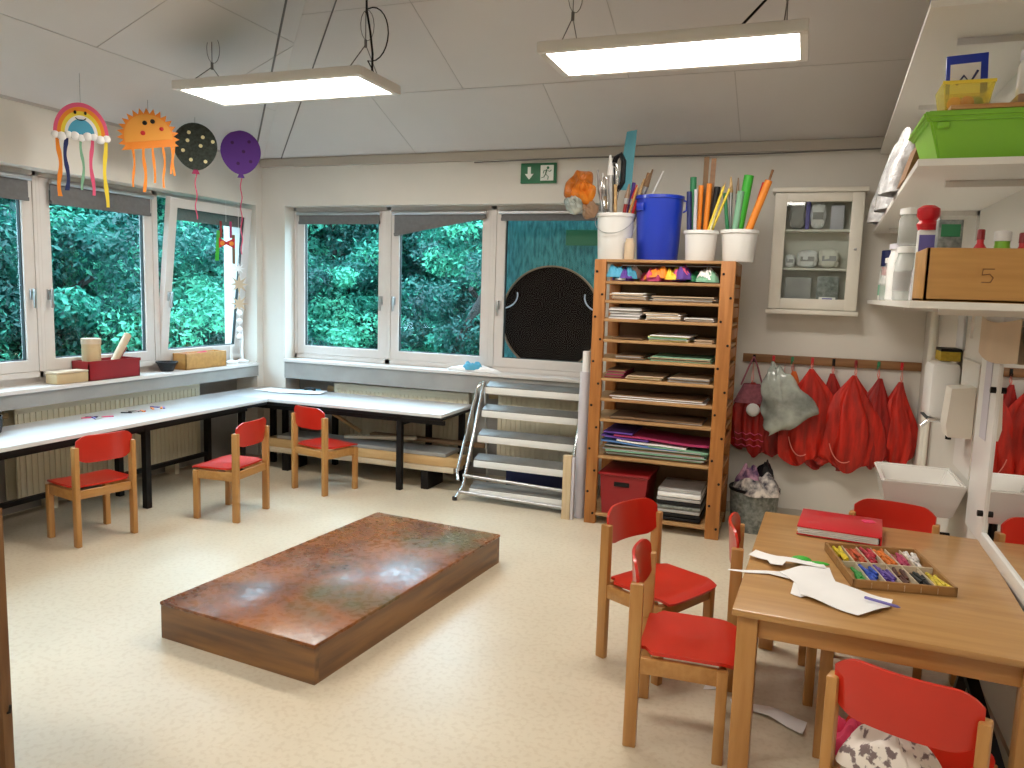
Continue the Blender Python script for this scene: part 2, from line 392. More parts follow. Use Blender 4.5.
b = MB(); b.beam(L(YB-.13, XL+.03), L(YB-2.62, XL+2.42), .012, .010); b.beam(Bk(XL+.20, YB-.01), Bk(XL+2.75, YB-2.52), .007, .008)
struct('trim_2', b, 'hip')
b = MB(); b.b2((XL+.02, YB-.045, ZE-.055), (XR, YB, ZE+.01)); struct('trim_3', b, 'trim')
b = MB(); b.b2((XL, YN, ZE-.012), (XL+.012, YB-.05, ZE+.006)); struct('trim_4', b, 'seam')
b = MB(); b.tube([(x, YB-.05, ZE-.066+.006*math.sin(x*3)) for x in np.linspace(-2.4, .6, 24)], .005); struct('trim_5', b, 'hip')
# sills
struct('trim_6', MB().b2((XO+.02, WY0, NBL-.025), (XL+.03, WY1+.0, NBL), bev=.004), 'frame')
struct('trim_8', MB().b2((XO-.02, WY0, NBL), (XO+.05, WY1, NB+.005)), 'frame')
struct('trim_7', MB().b2((WX0, YB-.03, NB-.03), (WX1, YO-.02, NB-.005), bev=.004), 'frame')
struct('trim_9', MB().b2((XL-.005, WY0, NBL-.115), (XL+.012, WY1, NBL-.026)), 'wall_grey')
struct('trim_10', MB().b2((WX0, YB-.012, NB-.17), (WX1, YB+.005, NB-.031)), 'wall_grey')
# baseboards
struct('baseboard_back', MB().b2((WX1, YB-.012, 0), (XR, YB, .07)), 'trim')
struct('baseboard_right', MB().b2((XR-.012, YN, 0), (XR, YB-.012, .07)), 'trim')

# ---------------------------------------------------------------- windows
def sash_local(wd, ht, fw=.075, th=.05):
    b = MB()
    b.b2((0, -th/2, 0), (fw, th/2, ht), bev=.006); b.b2((wd-fw, -th/2, 0), (wd, th/2, ht), bev=.006)
    b.b2((fw-.01, -th/2, 0), (wd-fw+.01, th/2, fw), bev=.006); b.b2((fw-.01, -th/2, ht-fw), (wd-fw+.01, th/2, ht), bev=.006)
    return b
def window(name, origin, rz, wd, ht, tilt=0, handle_side=1):
    """local x along the wall, local -y into the room"""
    root = sempty(name, origin); root.rotation_euler = (0, 0, rz)
    fr = MB(); t = .022
    fr.b2((-t, -.03, -.035), (0, .06, ht+.03)); fr.b2((wd, -.03, -.035), (wd+t, .06, ht+.03)); fr.b2((-t, -.03, -.035), (wd+t, .06, 0)); fr.b2((-t, -.03, ht), (wd+t, .06, ht+.03))
    struct('casing', fr, 'frame', root)
    s = struct('sash', sash_local(wd, ht), 'frame', root)
    g = MB(); q = .072
    for a, c in (((q, -.012, q), (q+.008, .012, ht-q)), ((wd-q-.008, -.012, q), (wd-q, .012, ht-q)), ((q, -.012, q), (wd-q, .012, q+.008)), ((q, -.012, ht-q-.008), (wd-q, .012, ht-q))): g.b2(a, c)
    struct('gasket', g, 'gasket', s)
    struct('pane', MB().b2((q, -.004, q), (wd-q, .004, ht-q)), 'glass', s)
    hx = wd-.037 if handle_side > 0 else .037
    h = MB(); h.box((hx, -.031, ht*.40), (.022, .012, .07), bev=.004); h.cyl((hx, -.03, ht*.42), (hx, -.06, ht*.42), .008); h.beam((hx, -.062, ht*.43), (hx, -.062, ht*.33), .018, .012, bev=.003)
    struct('handle', h, 'steel', s, smooth=True)
    if tilt: s.rotation_euler = (tilt, 0, 0)
    return root
n = 1
HT = NH-NB-.06; ZW = NB+.032
# back wall windows
for i, (x0, x1, hs) in enumerate([(-4.125, -3.25, 1), (-3.205, -2.325, -1), (-2.28, -1.385, -1)]):
    window('window_%d' % n, (x0, YO-.06, ZW), 0, x1-x0, HT, 0, hs); n += 1
# left wall windows: local x runs along -Y -> use rz=+90deg (x->+Y, -y -> +X)
for i, (y0, y1, hs, tl) in enumerate([(4.52, 5.415, -1, 0), (3.575, 4.475, -1, 0), (2.63, 3.53, 1, 0), (1.69, 2.585, 1, 0)]):
    window('window_%d' % n, (XO+.06, y0, ZW), PI/2, y1-y0, HT, math.radians(6.5) if i == 0 else 0, hs); n += 1
# roller blinds
def blind(label, loc, rz, wd, drop, skew=0):
    t = thing('roller_blind', label, 'blind', loc, rz, 'roller blinds at the window heads')
    obj('tube', MB().cyl((0, 0, 0), (wd, 0, 0), .015, n=16), 'steel', t)
    f = MB()
    f.prism([(0.01, .0), (wd-.01, .0), (wd-.01, -drop+skew), (.01, -drop)], .012, .018)
    obj('fabric', f, 'blind', t, smooth=False)
    obj('bottom_rail', MB().beam((.01, .015, -drop), (wd-.01, .015, -drop+skew), .022, .022), 'blind', t)
    return t
zb = NH-.055
blind('grey roller blind at the head of leftmost back window', (-4.09, YO-.13, zb), 0, .80, .075)
blind('grey roller blind hanging crooked over middle back window', (-3.17, YO-.13, zb), 0, .82, .17, .14)
blind('grey roller blind rolled up over the back window beside the wooden shelf', (-2.24, YO-.13, zb), 0, .82, .05)
blind('grey roller blind over tilted window nearest the corner', (XO+.17, 4.60, zb-.02), PI/2, .78, .11)
blind('dark grey roller blind behind the rainbow streamers', (XO+.13, 3.62, zb), PI/2, .82, .125)
blind('dark grey roller blind at the left edge of the picture', (XO+.13, 2.67, zb), PI/2, .82, .125)

# ---------------------------------------------------------------- ceiling lamps
def lamp(label, x0, x1, y0, y1, z, vis=True):
    t = thing('ceiling_lamp', label, 'lamp', ((x0+x1)/2, (y0+y1)/2, z), 0, 'long flat panel lamps hung on wires')
    W, D = (x1-x0)/2, (y1-y0)/2; e = .035
    h = MB(); h.b2((-W, -D, .0), (W, -D+e, .05), bev=.004); h.b2((-W, D-e, .0), (W, D, .05), bev=.004)
    h.b2((-W, -D+e, .0), (-W+e, D-e, .05)); h.b2((W-e, -D+e, 0), (W, D-e, .05)); h.b2((-W+e, -D+e, .03), (W-e, D-e, .05))
    obj('housing', h, 'metalwhite', t)
    em = bpy.data.materials.get('lamp_diffuser')
    if em is None:
        em = bpy.data.materials.new('lamp_diffuser'); em.use_nodes = True; nt = em.node_tree
        bb = nt.nodes['Principled BSDF']; bb.inputs['Emission Color'].default_value = (1, .93, .84, 1); bb.inputs['Emission Strength'].default_value = LAMP_STRENGTH
        bb.inputs['Base Color'].default_value = (.8, .8, .8, 1)
    obj('diffuser', MB().b2((-W+e, -D+e, .006), (W-e, D-e, .012)), em, t)
    for s in (-1, 1):
        xw = s*(W-.10); wx = (x0+x1)/2+xw; wy = (y0+y1)/2
        top = min(ZC, ZE+SL*min(wx-XL, YB-wy))-z
        k = MB(); kz = min(.22, top*.55)
        k.tube([(xw, -D+.05, .05), (xw, 0, kz)], .0025); k.tube([(xw, D-.05, .05), (xw, 0, kz)], .0025); k.tube([(xw, 0, kz), (xw, 0, top)], .0025)
        k.cyl((xw, 0, kz-.015), (xw, 0, kz+.025), .008, n=10)
        k.tube([(xw, 0, kz+.02)]+[(xw+.03*math.sin(a)+.01, .02*math.sin(a), kz+.10-.08*math.cos(a)) for a in np.linspace(.3, 5.9, 14)]+[(xw, 0, kz+.03)], .0018)
        obj('wire', k, 'hip', t)
    return t, W, D
t, W, D = lamp('long panel lamp hanging nearest the left windows', -3.50, -2.25, 3.62, 4.06, 2.585)
c = MB(); top = 3.3-2.585
c.tube([(W-.1, 0, top+.0), (W-.095, 0, .40), (W-.06, -.02, .28), (W-.02, -.06, .15), (W-.01, -.08, .05)], .006)
c.tube([(W-.09, 0, .38)]+[(W-.09+.10*math.sin(a)+.03, 0, .27+.14*math.cos(a)) for a in np.linspace(-.5, 3.4, 16)]+[(W-.02, -.05, .06)], .0035)
obj('power_cable', c, 'black', t)
t, W, D = lamp('long panel lamp hanging above the buckets and the wooden shelf', -1.255, -.07, 3.55, 4.0, 2.6)
c = MB(); c.tube([(W*.38, 0, .05), (W*.5, .03, .12), (W*.75, .0, .26), (W*.98, -.05, .55), (W, -.05, .82)], .006)
obj('power_cable', c, 'black', t)
for x0, lb in ((-3.5, 'added unseen panel lamp behind the camera, left'), (-1.255, 'added unseen panel lamp behind the camera, right')):
    lamp(lb, x0, x0+1.2, .55, 1.0, 2.62)  # unseen second lamp row, assumed and added for the room light

# ---------------------------------------------------------------- desks, radiators
DZ = .60
def desk(label, loc, parts_top, legs, rails):
    t = thing('workbench', label, 'workbench', loc)
    b = MB(); b.b2(*parts_top, bev=.003); obj('tabletop', b, 'whitelam', t)
    a, c = Vector(parts_top[0]), Vector(parts_top[1])
    b = MB(); b.b2((a.x+.004, a.y+.004, a.z-.022), (c.x-.004, c.y-.004, a.z)); obj('edge_frame', b, 'black', t)
    for x, y in legs: obj('leg', MB().b2((x-.02, y-.02, 0), (x+.02, y+.02, DZ-.04)), 'black', t)
    for p, q in rails: obj('rail', MB().beam(p, q, .03, .03), 'black', t)
    return t
desk('long white workbench with black steel legs along the left window wall', (-4.1, 3.5, 0), ((-.31, -2.5, DZ-.025), (.235, 1.42, DZ)),
     [(.14, -1.6), (.14, .31), (-.25, -1.6), (-.25, .45), (.10, 1.28), (-.25, 1.3)], [((-.25, -1.6, .14), (-.25, 1.3, .14)), ((.14, -1.6, DZ-.07), (.14, 1.28, DZ-.07)), ((.14, .31, .5), (-.25, .45, .5))])
desk('white workbench with black steel legs under the back windows', (-3.3, 5.2, 0), ((-1.1, -.275, DZ-.025), (.93, .31, DZ)),
     [(-.80, .09), (.57, -.22), (-.80, .25), (.57, .25), (.86, .24), (-.3, .25)], [((-.80, .25, .14), (.93, .25, .14)), ((-.8, -.22+.3, .5), (-.8, .25, .5)), ((-.80, -.22, DZ-.07), (.93, -.22, DZ-.07)), ((.57, -.22, .5), (.57, .25, .5))])
def radiator(label, loc, rz, L_, top, bottom=.1):
    t = thing('radiator', label, 'radiator', loc, rz)
    b = MB(); b.b2((0, -.055, bottom), (L_, -.04, top-.02), bev=.004); k = int(L_/.04)
    for i in range(k): b.b2((.015+i*.04, -.062, bottom+.03), (.035+i*.04, -.054, top-.05))
    b.b2((0, .04, bottom), (L_, .055, top-.02)); obj('panel', b, 'cream', t)
    g = MB(); g.b2((0, -.06, top-.02), (L_, -.045, top)); g.b2((0, .045, top-.02), (L_, .06, top)); 
    for i in range(int(L_/.022)): g.b2((.005+i*.022, -.046, top-.018), (.014+i*.022, .046, top-.003))
    obj('grille', g, 'cream', t)
    v = MB(); v.cyl((-.05, 0, top-.06), (-.01, 0, top-.06), .018); v.cyl((-.09, 0, top-.06), (-.05, 0, top-.06), .026, .022); obj('valve', v, 'kraft', t)
    for x in (.25, L_-.25): obj('foot', MB().b2((x-.02, -.05, 0), (x+.02, .05, bottom)), 'cream', t)
    return t
radiator('long cream radiator behind the left workbench', (XO+.10, 3.30, 0), PI/2, 1.55, .70)
radiator('cream radiator behind the back workbench under the windows', (-3.70, YO-.10, 0), 0, 1.25, .67)
radiator('cream radiator behind the metal step rack', (-2.2, YO-.10, 0), 0, .75, .72)

# ---------------------------------------------------------------- chairs
def make_chair(label):
    t = thing('child_chair', label, 'chair', (0, 0, 0), 0, 'red and beech child chairs')
    for s in (-1, 1):
        b = MB(); x = s*.165
        b.b2((x-.014, -.024, 0), (x+.014, .020, .565), bev=.005); obj('leg', b, 'beech', t)
        b = MB(); b.b2((x-.016, .265, 0), (x+.016, .300, .315), bev=.004); obj('leg', b, 'beech', t)
        b = MB(); b.b2((x-.011, .02, .262), (x+.011, .266, .318), bev=.003); obj('side_rail', b, 'beechx', t)
    b = MB(); b.b2((-.152, -.012, .27), (.152, .008, .318), bev=.003); obj('rear_rail', b, 'beechx', t)
    b = MB(); b.b2((-.150, .272, .262), (.150, .292, .315), bev=.003); obj('front_rail', b, 'beechx', t)
    def seat(u, v):
        x = (u-.5)*.352*(1-.10*max(0, v-.8)/.2); y = .010+v*.315
        e = max(0, abs(u-.5)*2-.72)/.28; f = max(0, v-.78)/.22
        zz = .3285 - .005*math.sin(PI*min(1, v*1.1)) * math.cos((u-.5)*PI) + .004*abs(u-.5)*2
        zz -= .012*f**2
        y -= .010*(e**2)*(f**1.5)
        if v < .08: x *= .80
        return (x, y, zz)
    b = MB(); b.grid(seat, 16, 14, -.011); obj('seat', b, 'red', t, ang=60)
    def back(u, v):
        s = (u-.5)*2; x = s*.163
        bow = -.034*(1-s*s)
        hw = .078*(1-.42*max(0, (abs(s)-.60)/.40)**2.2)
        zz = .550+(v-.5)*2*hw
        return (x, -.004+bow-.012*(v-.5), zz)
    b = MB(); b.grid(back, 20, 8, .010); obj('backrest', b, 'red', t, ang=60)
    return t
def chair_at(first, rearA, rearB, label):
    """rearA: ground position of the rear post on the chair's left-hand side seen from the front (+x side local) ; rearB the other"""
    A = Vector(rearA); B = Vector(rearB); c = (A+B)/2; d = (A-B).normalized()   # local +x from B to A
    rz = math.atan2(d.y, d.x)
    if first is None:
        t = make_chair(label); t.location = (c.x, c.y, 0); t.rotation_euler = (0, 0, rz); return t
    return dup(first, (c.x, c.y, 0), rz, label)
# facing direction = local +y = d rotated +90deg
c1 = chair_at(None, (-3.63, 3.395), (-3.70, 3.06), 'red child chair facing the left workbench, leftmost in the room')
chair_at(c1, (-3.27, 4.14), (-3.235, 3.80), 'red child chair with its back towards the platform, below the corner of the workbenches')
chair_at(c1, (-3.10, 4.575), (-3.43, 4.665), 'red child chair standing right in front of the back workbench')
chair_at(c1, (-.445, 2.42), (-.465, 2.755), 'red child chair nearest the left table edge, in front of the other chairs')
chair_at(c1, (-.69, 3.00), (-.535, 3.30), 'red child chair turned at an angle between the platform and the table')
chair_at(c1, (.455, 1.93), (.13, 2.03), 'red child chair in the bottom right foreground with cloth on its seat')
chair_at(c1, (.265, 3.70), (.585, 3.63), 'red child chair behind the far side of the table, below the wash basin')
chair_at(c1, (-.170, 2.93), (-.190, 3.265), 'red child chair at the far left corner of the table, mostly hidden behind it')

# ---------------------------------------------------------------- low platform
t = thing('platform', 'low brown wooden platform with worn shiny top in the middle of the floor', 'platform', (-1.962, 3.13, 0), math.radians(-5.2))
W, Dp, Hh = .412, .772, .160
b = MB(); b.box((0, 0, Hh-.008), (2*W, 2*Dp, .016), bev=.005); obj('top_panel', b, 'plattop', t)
for nm, a, c in (('side_board', (-W+.004, -Dp+.004, 0), (W-.004, -Dp+.03, Hh-.017)), ('side_board', (-W+.004, Dp-.03, 0), (W-.004, Dp-.004, Hh-.017))):
    b = MB(); b.b2(a, c); obj(nm, b, 'platside', t, smooth=False)
M['platsidey'] = wood('platform_side_y', (.26, .12, .035), (.10, .04, .012), 1, .35, .3, 5)
for s in (-1, 1):
    b = MB(); b.b2((s*W-s*.004, -Dp+.03, 0), (s*W-s*.03, Dp-.03, Hh-.017)); obj('side_board', b, 'platsidey', t, smooth=False)

# ---------------------------------------------------------------- main table
TZ = .585
t = thing('child_table', 'light wooden table with square legs standing against the mirror on the right', 'table', (.30, 2.85, 0), -.035)
b = MB(); b.b2((-.42, -.575, TZ-.022), (.39, .575, TZ), bev=.006); obj('tabletop', b, 'tabletop', t)
for x, y in ((-.375, -.525), (-.375, .525), (.355, -.525), (.355, .525)):
    obj('leg', MB().b2((x-.03, y-.03, 0), (x+.03, y+.03, TZ-.024), bev=.004), 'beech', t)
obj('leg', MB().b2((-.165, -.26, 0), (-.125, -.215, TZ-.09), bev=.004), 'beech', t)
for a, c in (((-.345, -.54, TZ-.09), (.325, -.515, TZ-.024)), ((-.345, .515, TZ-.09), (.325, .54, TZ-.024))):
    obj('apron', MB().b2(a, c, bev=.003), 'beechx', t)
M['beechy'] = wood('beech_wood_y', (.52, .27, .085), (.43, .20, .055), 1, .35, .15)
for x in (-.39, .345):
    obj('apron', MB().b2((x, -.495, TZ-.09), (x+.025, .495, TZ-.024), bev=.003), 'beechy', t)

# ---- things on the table
t = thing('ring_binder', 'closed red ring binder stuffed with papers on the table', 'folder', (.19, 3.25, TZ), math.radians(-5))
def cov(z0, tilt):
    b = MB(); b.box((0, 0, z0), (.30, .235, .004), (tilt, 0, 0), bev=.001); return b
obj('cover', cov(.004, 0), 'redfolder', t); obj('cover', cov(.040, .05), 'redfolder', t)
obj('spine', MB().b2((.146, -.115, .002), (.151, .115, .040)), 'redfolder', t)
b = MB()
for i in range(7): b.box((-.004+.003*math.sin(i*2), -.004*math.cos(i*3), .009+i*.0034), (.285, .222, .003))
obj('papers', b, 'paper', t, smooth=False)
b = MB(); b.box((.10, .06, .0465), (.045, .035, .0008), (.05, 0, .4)); obj('emblem', b, 'pink', t)

t = thing('crayon_box', 'flat wooden box of coloured wax crayons sorted in twelve compartments', 'crayon box', (.320, 2.84, TZ), math.radians(11.5))
BW2, BD2 = .156, .19
e = MB(); e.b2((-BW2, -BD2, 0), (BW2, BD2, .005))
for a, c in (((-BW2, -BD2, 0), (BW2, -BD2+.008, .03)), ((-BW2, BD2-.008, 0), (BW2, BD2, .03)), ((-BW2, -BD2, 0), (-BW2+.008, BD2, .03)), ((BW2-.008, -BD2, 0), (BW2, BD2, .03))): e.b2(a, c)
obj('tray', e, 'hookrail2', t)
e = MB(); e.b2((-BW2, -.003, .004), (BW2, .003, .026))
cw = (2*BW2-.016)/6
for k in range(1, 6): e.b2((-BW2+.008+k*cw-.0015, -BD2, .004), (-BW2+.008+k*cw+.0015, BD2, .024))
obj('divider', e, 'plankpale', t)
CR = [[(.80, .62, .03), (.62, .10, .03), (.55, .03, .06), (.80, .20, .02), (.45, .04, .12), (.80, .76, .72)],
      [(.04, .35, .06), (.02, .08, .50), (.12, .06, .35), (.10, .03, .02), (.02, .02, .02), (.75, .58, .05)]]
for row in range(2):
    for k in range(6):
        cm = mat('crayon_wax', CR[row][k], rough=.45, noise=.45, nscale=60)
        e = MB(); random.seed(row*10+k)
        x0 = -BW2+.008+k*cw; yb = (BD2*.5) if row == 0 else (-BD2*.5)
        for q in range(9):
            x = x0+.008+random.random()*(cw-.016); y = yb+(random.random()-.5)*.09; L_ = .065+random.random()*.02; a = (random.random()-.5)*.35
            z = .010+random.random()*.012
            e.cyl((x-math.sin(a)*L_/2, y-L_/2, z), (x+math.sin(a)*L_/2, y+L_/2, z+(random.random()-.5)*.006), .0055, n=8)
        o = obj('crayons', e, cm, t); o['kind'] = 'stuff'
# cut-out papers
def sheetpoly(poly, th=.0012):
    b = MB(); b.prism(poly, 0, th, Matrix.Rotation(PI/2, 4, 'X')); bm = b.bm
    return b
def paper(name, label, cat, pts, z, matn='paper', group=None, curl=0):
    cx_ = sum(p[0] for p in pts)/len(pts); cy_ = sum(p[1] for p in pts)/len(pts)
    b = MB(); bm = b.bm
    lo = [bm.verts.new((x-cx_, y-cy_, 0)) for x, y in pts]; f = bm.faces.new(lo)
    r = bmesh.ops.triangulate(bm, faces=[f]); bmesh.ops.subdivide_edges(bm, edges=list(bm.edges), cuts=3, use_grid_fill=True)
    for v in bm.verts: v.co.z = curl*(.5+.5*math.sin(v.co.x*31+1)*math.cos(v.co.y*23))
    bmesh.ops.solidify(bm, geom=list(bm.faces), thickness=-.0012)
    return solo(name, b, matn, label, cat, (cx_, cy_, z+.0014), group=group)
paper('paper_cutout', 'long white paper cut-out at the left of the table, pointing past the table edge', 'paper', [(-.180, 2.600), (-.05, 2.63), (.03, 2.60), (.02, 2.48), (.05, 2.46), (.10, 2.50), (.08, 2.62), (-.02, 2.67), (-.180, 2.612)], TZ, curl=.006)
paper('paper_cutout', 'large irregular white paper cut-out lying in front of the crayon box', 'paper', [(-.02, 2.66), (.05, 2.74), (.14, 2.765), (.155, 2.64), (.20, 2.60), (.315, 2.55), (.30, 2.48), (.26, 2.43), (.207, 2.374), (.13, 2.42), (.048, 2.465), (.04, 2.56)], TZ+.004, curl=.010)
paper('paper_cutout', 'white paper strip with a loop on the upper left part of the table', 'paper', [(-.125, 2.77), (-.105, 2.83), (-.03, 2.79), (.05, 2.785), (.12, 2.79), (.13, 2.75), (.0, 2.74), (-.01, 2.70), (-.05, 2.70), (-.06, 2.74)], TZ+.012, curl=.008)
b = MB(); b.cyl((0, 0, 0), (.085, -.037, 0), .0045, n=6); b.cyl((.085, -.037, 0), (.094, -.041, 0), .0045, .001, n=6)
solo('pencil', b, 'lav', 'short lilac pencil lying on the white paper cut-out', 'pencil', (.232, 2.502, TZ+.020))
b = MB(); b.sph((0, 0, 0), .026, (1.3, .8, .45)); b.sph((.06, -.01, -.002), .02, (1.6, .6, .3))
solo('modelling_clay', b, 'grassgreen', 'small green lump beside the white papers on the table', 'clay', (.05, 2.80, TZ+.015))
# papers on the floor
paper('paper_scrap', 'small white paper scrap on the floor beneath the nearest chair', 'paper', [(-.262, 2.90), (-.255, 2.99), (-.20, 3.01), (-.20, 2.93)], 0, curl=.003)
paper('paper_scrap', 'curled white paper strip on the floor beneath the table', 'paper', [(-.16, 2.86), (-.02, 2.86), (.112, 2.815), (.095, 2.71), (-.02, 2.79), (-.15, 2.83)], 0, curl=.012)
# dark folding stand under the table at the wall
t = thing('folding_stand', 'black folded metal stand leaning under the table against the right wall', 'stand', (.62, 2.62, 0))
b = MB(); b.beam((.03, -.42, .02), (-.09, .12, .46), .035, .02); obj('leg', b, 'black', t)
b = MB(); b.beam((-.05, .34, .01), (-.07, -.02, .46), .03, .02); obj('leg', b, 'black', t)
b = MB(); b.box((-.09, .10, .43), (.10, .10, .07), bev=.005); obj('hinge_box', b, 'blackplastic', t)

# ---- cloth and pink bag on the foreground chair
CHX, CHY = .20, 2.16
def crumple(seed, rx, ry, h, n=30):
    rs = np.random.RandomState(seed); ph = rs.rand(8)*6.28; fr_ = rs.rand(8)*3+2
    def fn(u, v):
        a = u*2*PI; rr = v
        x = math.cos(a)*rr*rx*(1+.14*math.sin(3*a+ph[0])+.07*math.sin(5*a+ph[1])); y = math.sin(a)*rr*ry*(1+.12*math.sin(4*a+ph[2]))
        X = x/rx; Y = y/ry
        f = .74+.16*math.sin(X*4.1*fr_[0]*.35+ph[3]+1.5*math.sin(Y*3+ph[4]))+.12*math.sin(Y*5*fr_[1]*.35+2*math.sin(X*2.5+ph[5])+ph[6])+.07*math.sin((X+Y)*11+ph[7]+2*math.sin(4*X))
        z = h*max(0, 1-rr**2.6)**.6*f
        return (x+.10*rx*math.sin(Y*9+ph[1])*(1-rr), y+.10*ry*math.sin(X*8+ph[2])*(1-rr), max(0, z)+.002)
    b = MB(); b.grid(fn, 48, 22); return b
solo('crumpled_cloth', crumple(3, .115, .10, .12), 'cloth', 'crumpled white cloth with black print on the foreground chair seat', 'cloth', (.285, 2.045, .336))
b = crumple(5, .06, .06, .085); solo('crumpled_bag', b, 'pink', 'pink cloth peeking out beside the crumpled white cloth', 'cloth', (.185, 2.10, .336))

# ---------------------------------------------------------------- wooden shelf
SX0, SX1, SYF, SYB, SH = -1.262, -.402, 4.80, 5.26, 1.708
t = thing('paper_shelf', 'tall wooden shelf with bolted posts and twelve thin boards full of papers', 'shelf', (-.832, 5.03, 0))
ox, oy = -.832, 5.03
for x0, x1, y0, y1 in ((SX0, SX0+.075, SYF, SYF+.04), (SX1-.085, SX1, SYF, SYF+.04), (SX0, SX0+.075, SYB-.04, SYB), (SX1-.085, SX1, SYB-.04, SYB)):
    p = obj('post', MB().b2((x0-ox, y0-oy, 0), (x1-ox, y1-oy, SH), bev=.004), 'pine', t)
    if y0 < 4.9:
        for k in range(12):
            xx = (x0+.018 if k % 2 else x1-.018)-ox; z = .07+k*.142
            obj('bolt', MB().cyl((xx, y0-oy-.004, z), (xx, y0-oy+.002, z), .008, n=10), 'black', p)
SZ = [1.710, 1.575, 1.455, 1.338, 1.208, 1.085, .960, .830, .697, .455, .073]
for z in SZ:
    obj('shelf_board', MB().b2((SX0+.004-ox, SYF+.006-oy, z-.018), (SX1-.004-ox, SYB-.006-oy, z), bev=.002), 'pineboard', t)
for z in [1.66, 1.52, 1.40, 1.27, 1.15, 1.03, .90, .77, .60, .30]:
    obj('side_slat', MB().b2((SX1-.02-ox, SYF+.04-oy, z-.03), (SX1-.002-ox, SYB-.04-oy, z+.03), bev=.002), 'pine', t)
obj('back_panel', MB().b2((SX0+.07-ox, SYB-.006-oy, .05), (SX1-.08-ox, SYB-oy, SH-.02)), 'paperbrown', t)
xa, xb = SX0+.085, SX1-.095
def stack(label, x0, x1, z, n, th, mats, name='paper_stack', y0=SYF+.02, dep=.34, seed=1, cat='papers'):
    rs = random.Random(seed); t = thing(name, label, cat, ((x0+x1)/2, y0+dep/2, z), 0, 'papers stacked on the wooden shelf')
    wd = x1-x0; mm = {}
    for i in range(n):
        m_ = mats[i % len(mats)]; b = mm.setdefault(m_, MB())
        b.box((rs.uniform(-.01, .01), rs.uniform(-.012, .012), .0012+th*(i+.5)), (wd*rs.uniform(.88, .98), dep*rs.uniform(.9, .98), th*.8), (0, 0, rs.uniform(-.03, .03)))
    for m_, b in mm.items(): obj('sheets', b, m_, t, smooth=False)
    return t
S_ = lambda f: xa+(xb-xa)*f
stack('beige paper block at left on the shelf below the fabric scraps', S_(.02), S_(.36), SZ[2], 6, .008, ['paperbeige', 'paper'], seed=2)
stack('wide flat stack of beige card below the fabric scraps', S_(.40), S_(.98), SZ[2], 5, .007, ['paperbeige', 'papergrey'], seed=3)
stack('thick white paper stack at left, third compartment from top', S_(.02), S_(.33), SZ[3], 8, .009, ['paper', 'papergrey'], seed=4)
stack('white paper stack in the middle, third compartment from top', S_(.35), S_(.68), SZ[3], 6, .008, ['paper', 'paperbeige'], seed=5)
stack('thin white paper stack at right, third compartment from top', S_(.71), S_(.98), SZ[3], 4, .006, ['paper'], seed=6)
stack('pale green card stack in the fourth compartment from top', S_(.40), S_(.78), SZ[4], 5, .008, ['paperyellow', 'paper', 'papergreen'], seed=7)
stack('thin brown sheets at left in the fourth compartment from top', S_(.05), S_(.36), SZ[4], 3, .004, ['paperbrown', 'paperbeige'], seed=8)
stack('small pale pad at right in the fourth compartment from top', S_(.82), S_(.99), SZ[4], 3, .007, ['paperbeige'], seed=9)
stack('green card sheets in the fifth compartment from top', S_(.40), S_(.99), SZ[5], 5, .006, ['papergreen', 'paperbeige'], seed=10)
stack('brown and grey paper in the fifth compartment from top', S_(.10), S_(.37), SZ[5], 4, .006, ['papergrey', 'paperbrown'], seed=11)
stack('yellow card sheets in the sixth compartment from top', S_(.20), S_(.55), SZ[6], 4, .006, ['paperyellow', 'paperbeige'], seed=12)
stack('dark red paper at left in the sixth compartment from top', S_(.01), S_(.19), SZ[6], 6, .009, ['papermagenta', 'paperbrown'], seed=13)
stack('grey and beige paper at right in the sixth compartment from top', S_(.60), S_(.99), SZ[6], 5, .006, ['papergrey', 'paperbeige', 'paperbrown'], seed=14)
stack('thin dark and white sheets in the seventh compartment from top', S_(.05), S_(.95), SZ[7], 4, .006, ['paper', 'paperbrown'], seed=15)
stack('dark brown sheets in the eighth compartment from top', S_(.05), S_(.95), SZ[8], 3, .005, ['paperbrown', 'papergrey'], seed=16)
stack('brown and green card right under the bright coloured paper', S_(.01), S_(.99), SZ[9], 9, .008, ['paperbrown', 'papergreen', 'papergrey'], seed=17)
# bright coloured paper fan
t = thing('coloured_paper_stack', 'sagging stack of bright purple, magenta, white, blue and green paper', 'papers', ((xa+xb)/2, 5.0, SZ[9]+.072), 0, 'papers stacked on the wooden shelf')
for i, (m_, x0, x1, zz) in enumerate([('paperblue', 0, .72, .0), ('papergreen', .45, 1, .006), ('paper', .15, .80, .018), ('paperpurple', 0, .45, .034), ('papermagenta', .12, 1, .048), ('paperpurple', .02, .30, .062)]):
    def fn(u, v, x0=x0, x1=x1, zz=zz):
        f = x0+(x1-x0)*u
        return (S_(f)-(xa+xb)/2, -.17+.33*v, zz+.030*(1-f)**1.3+.003*math.sin(f*9+i))
    b = MB(); b.grid(fn, 14, 4, .010); obj('sheets', b, m_, t, ang=30)
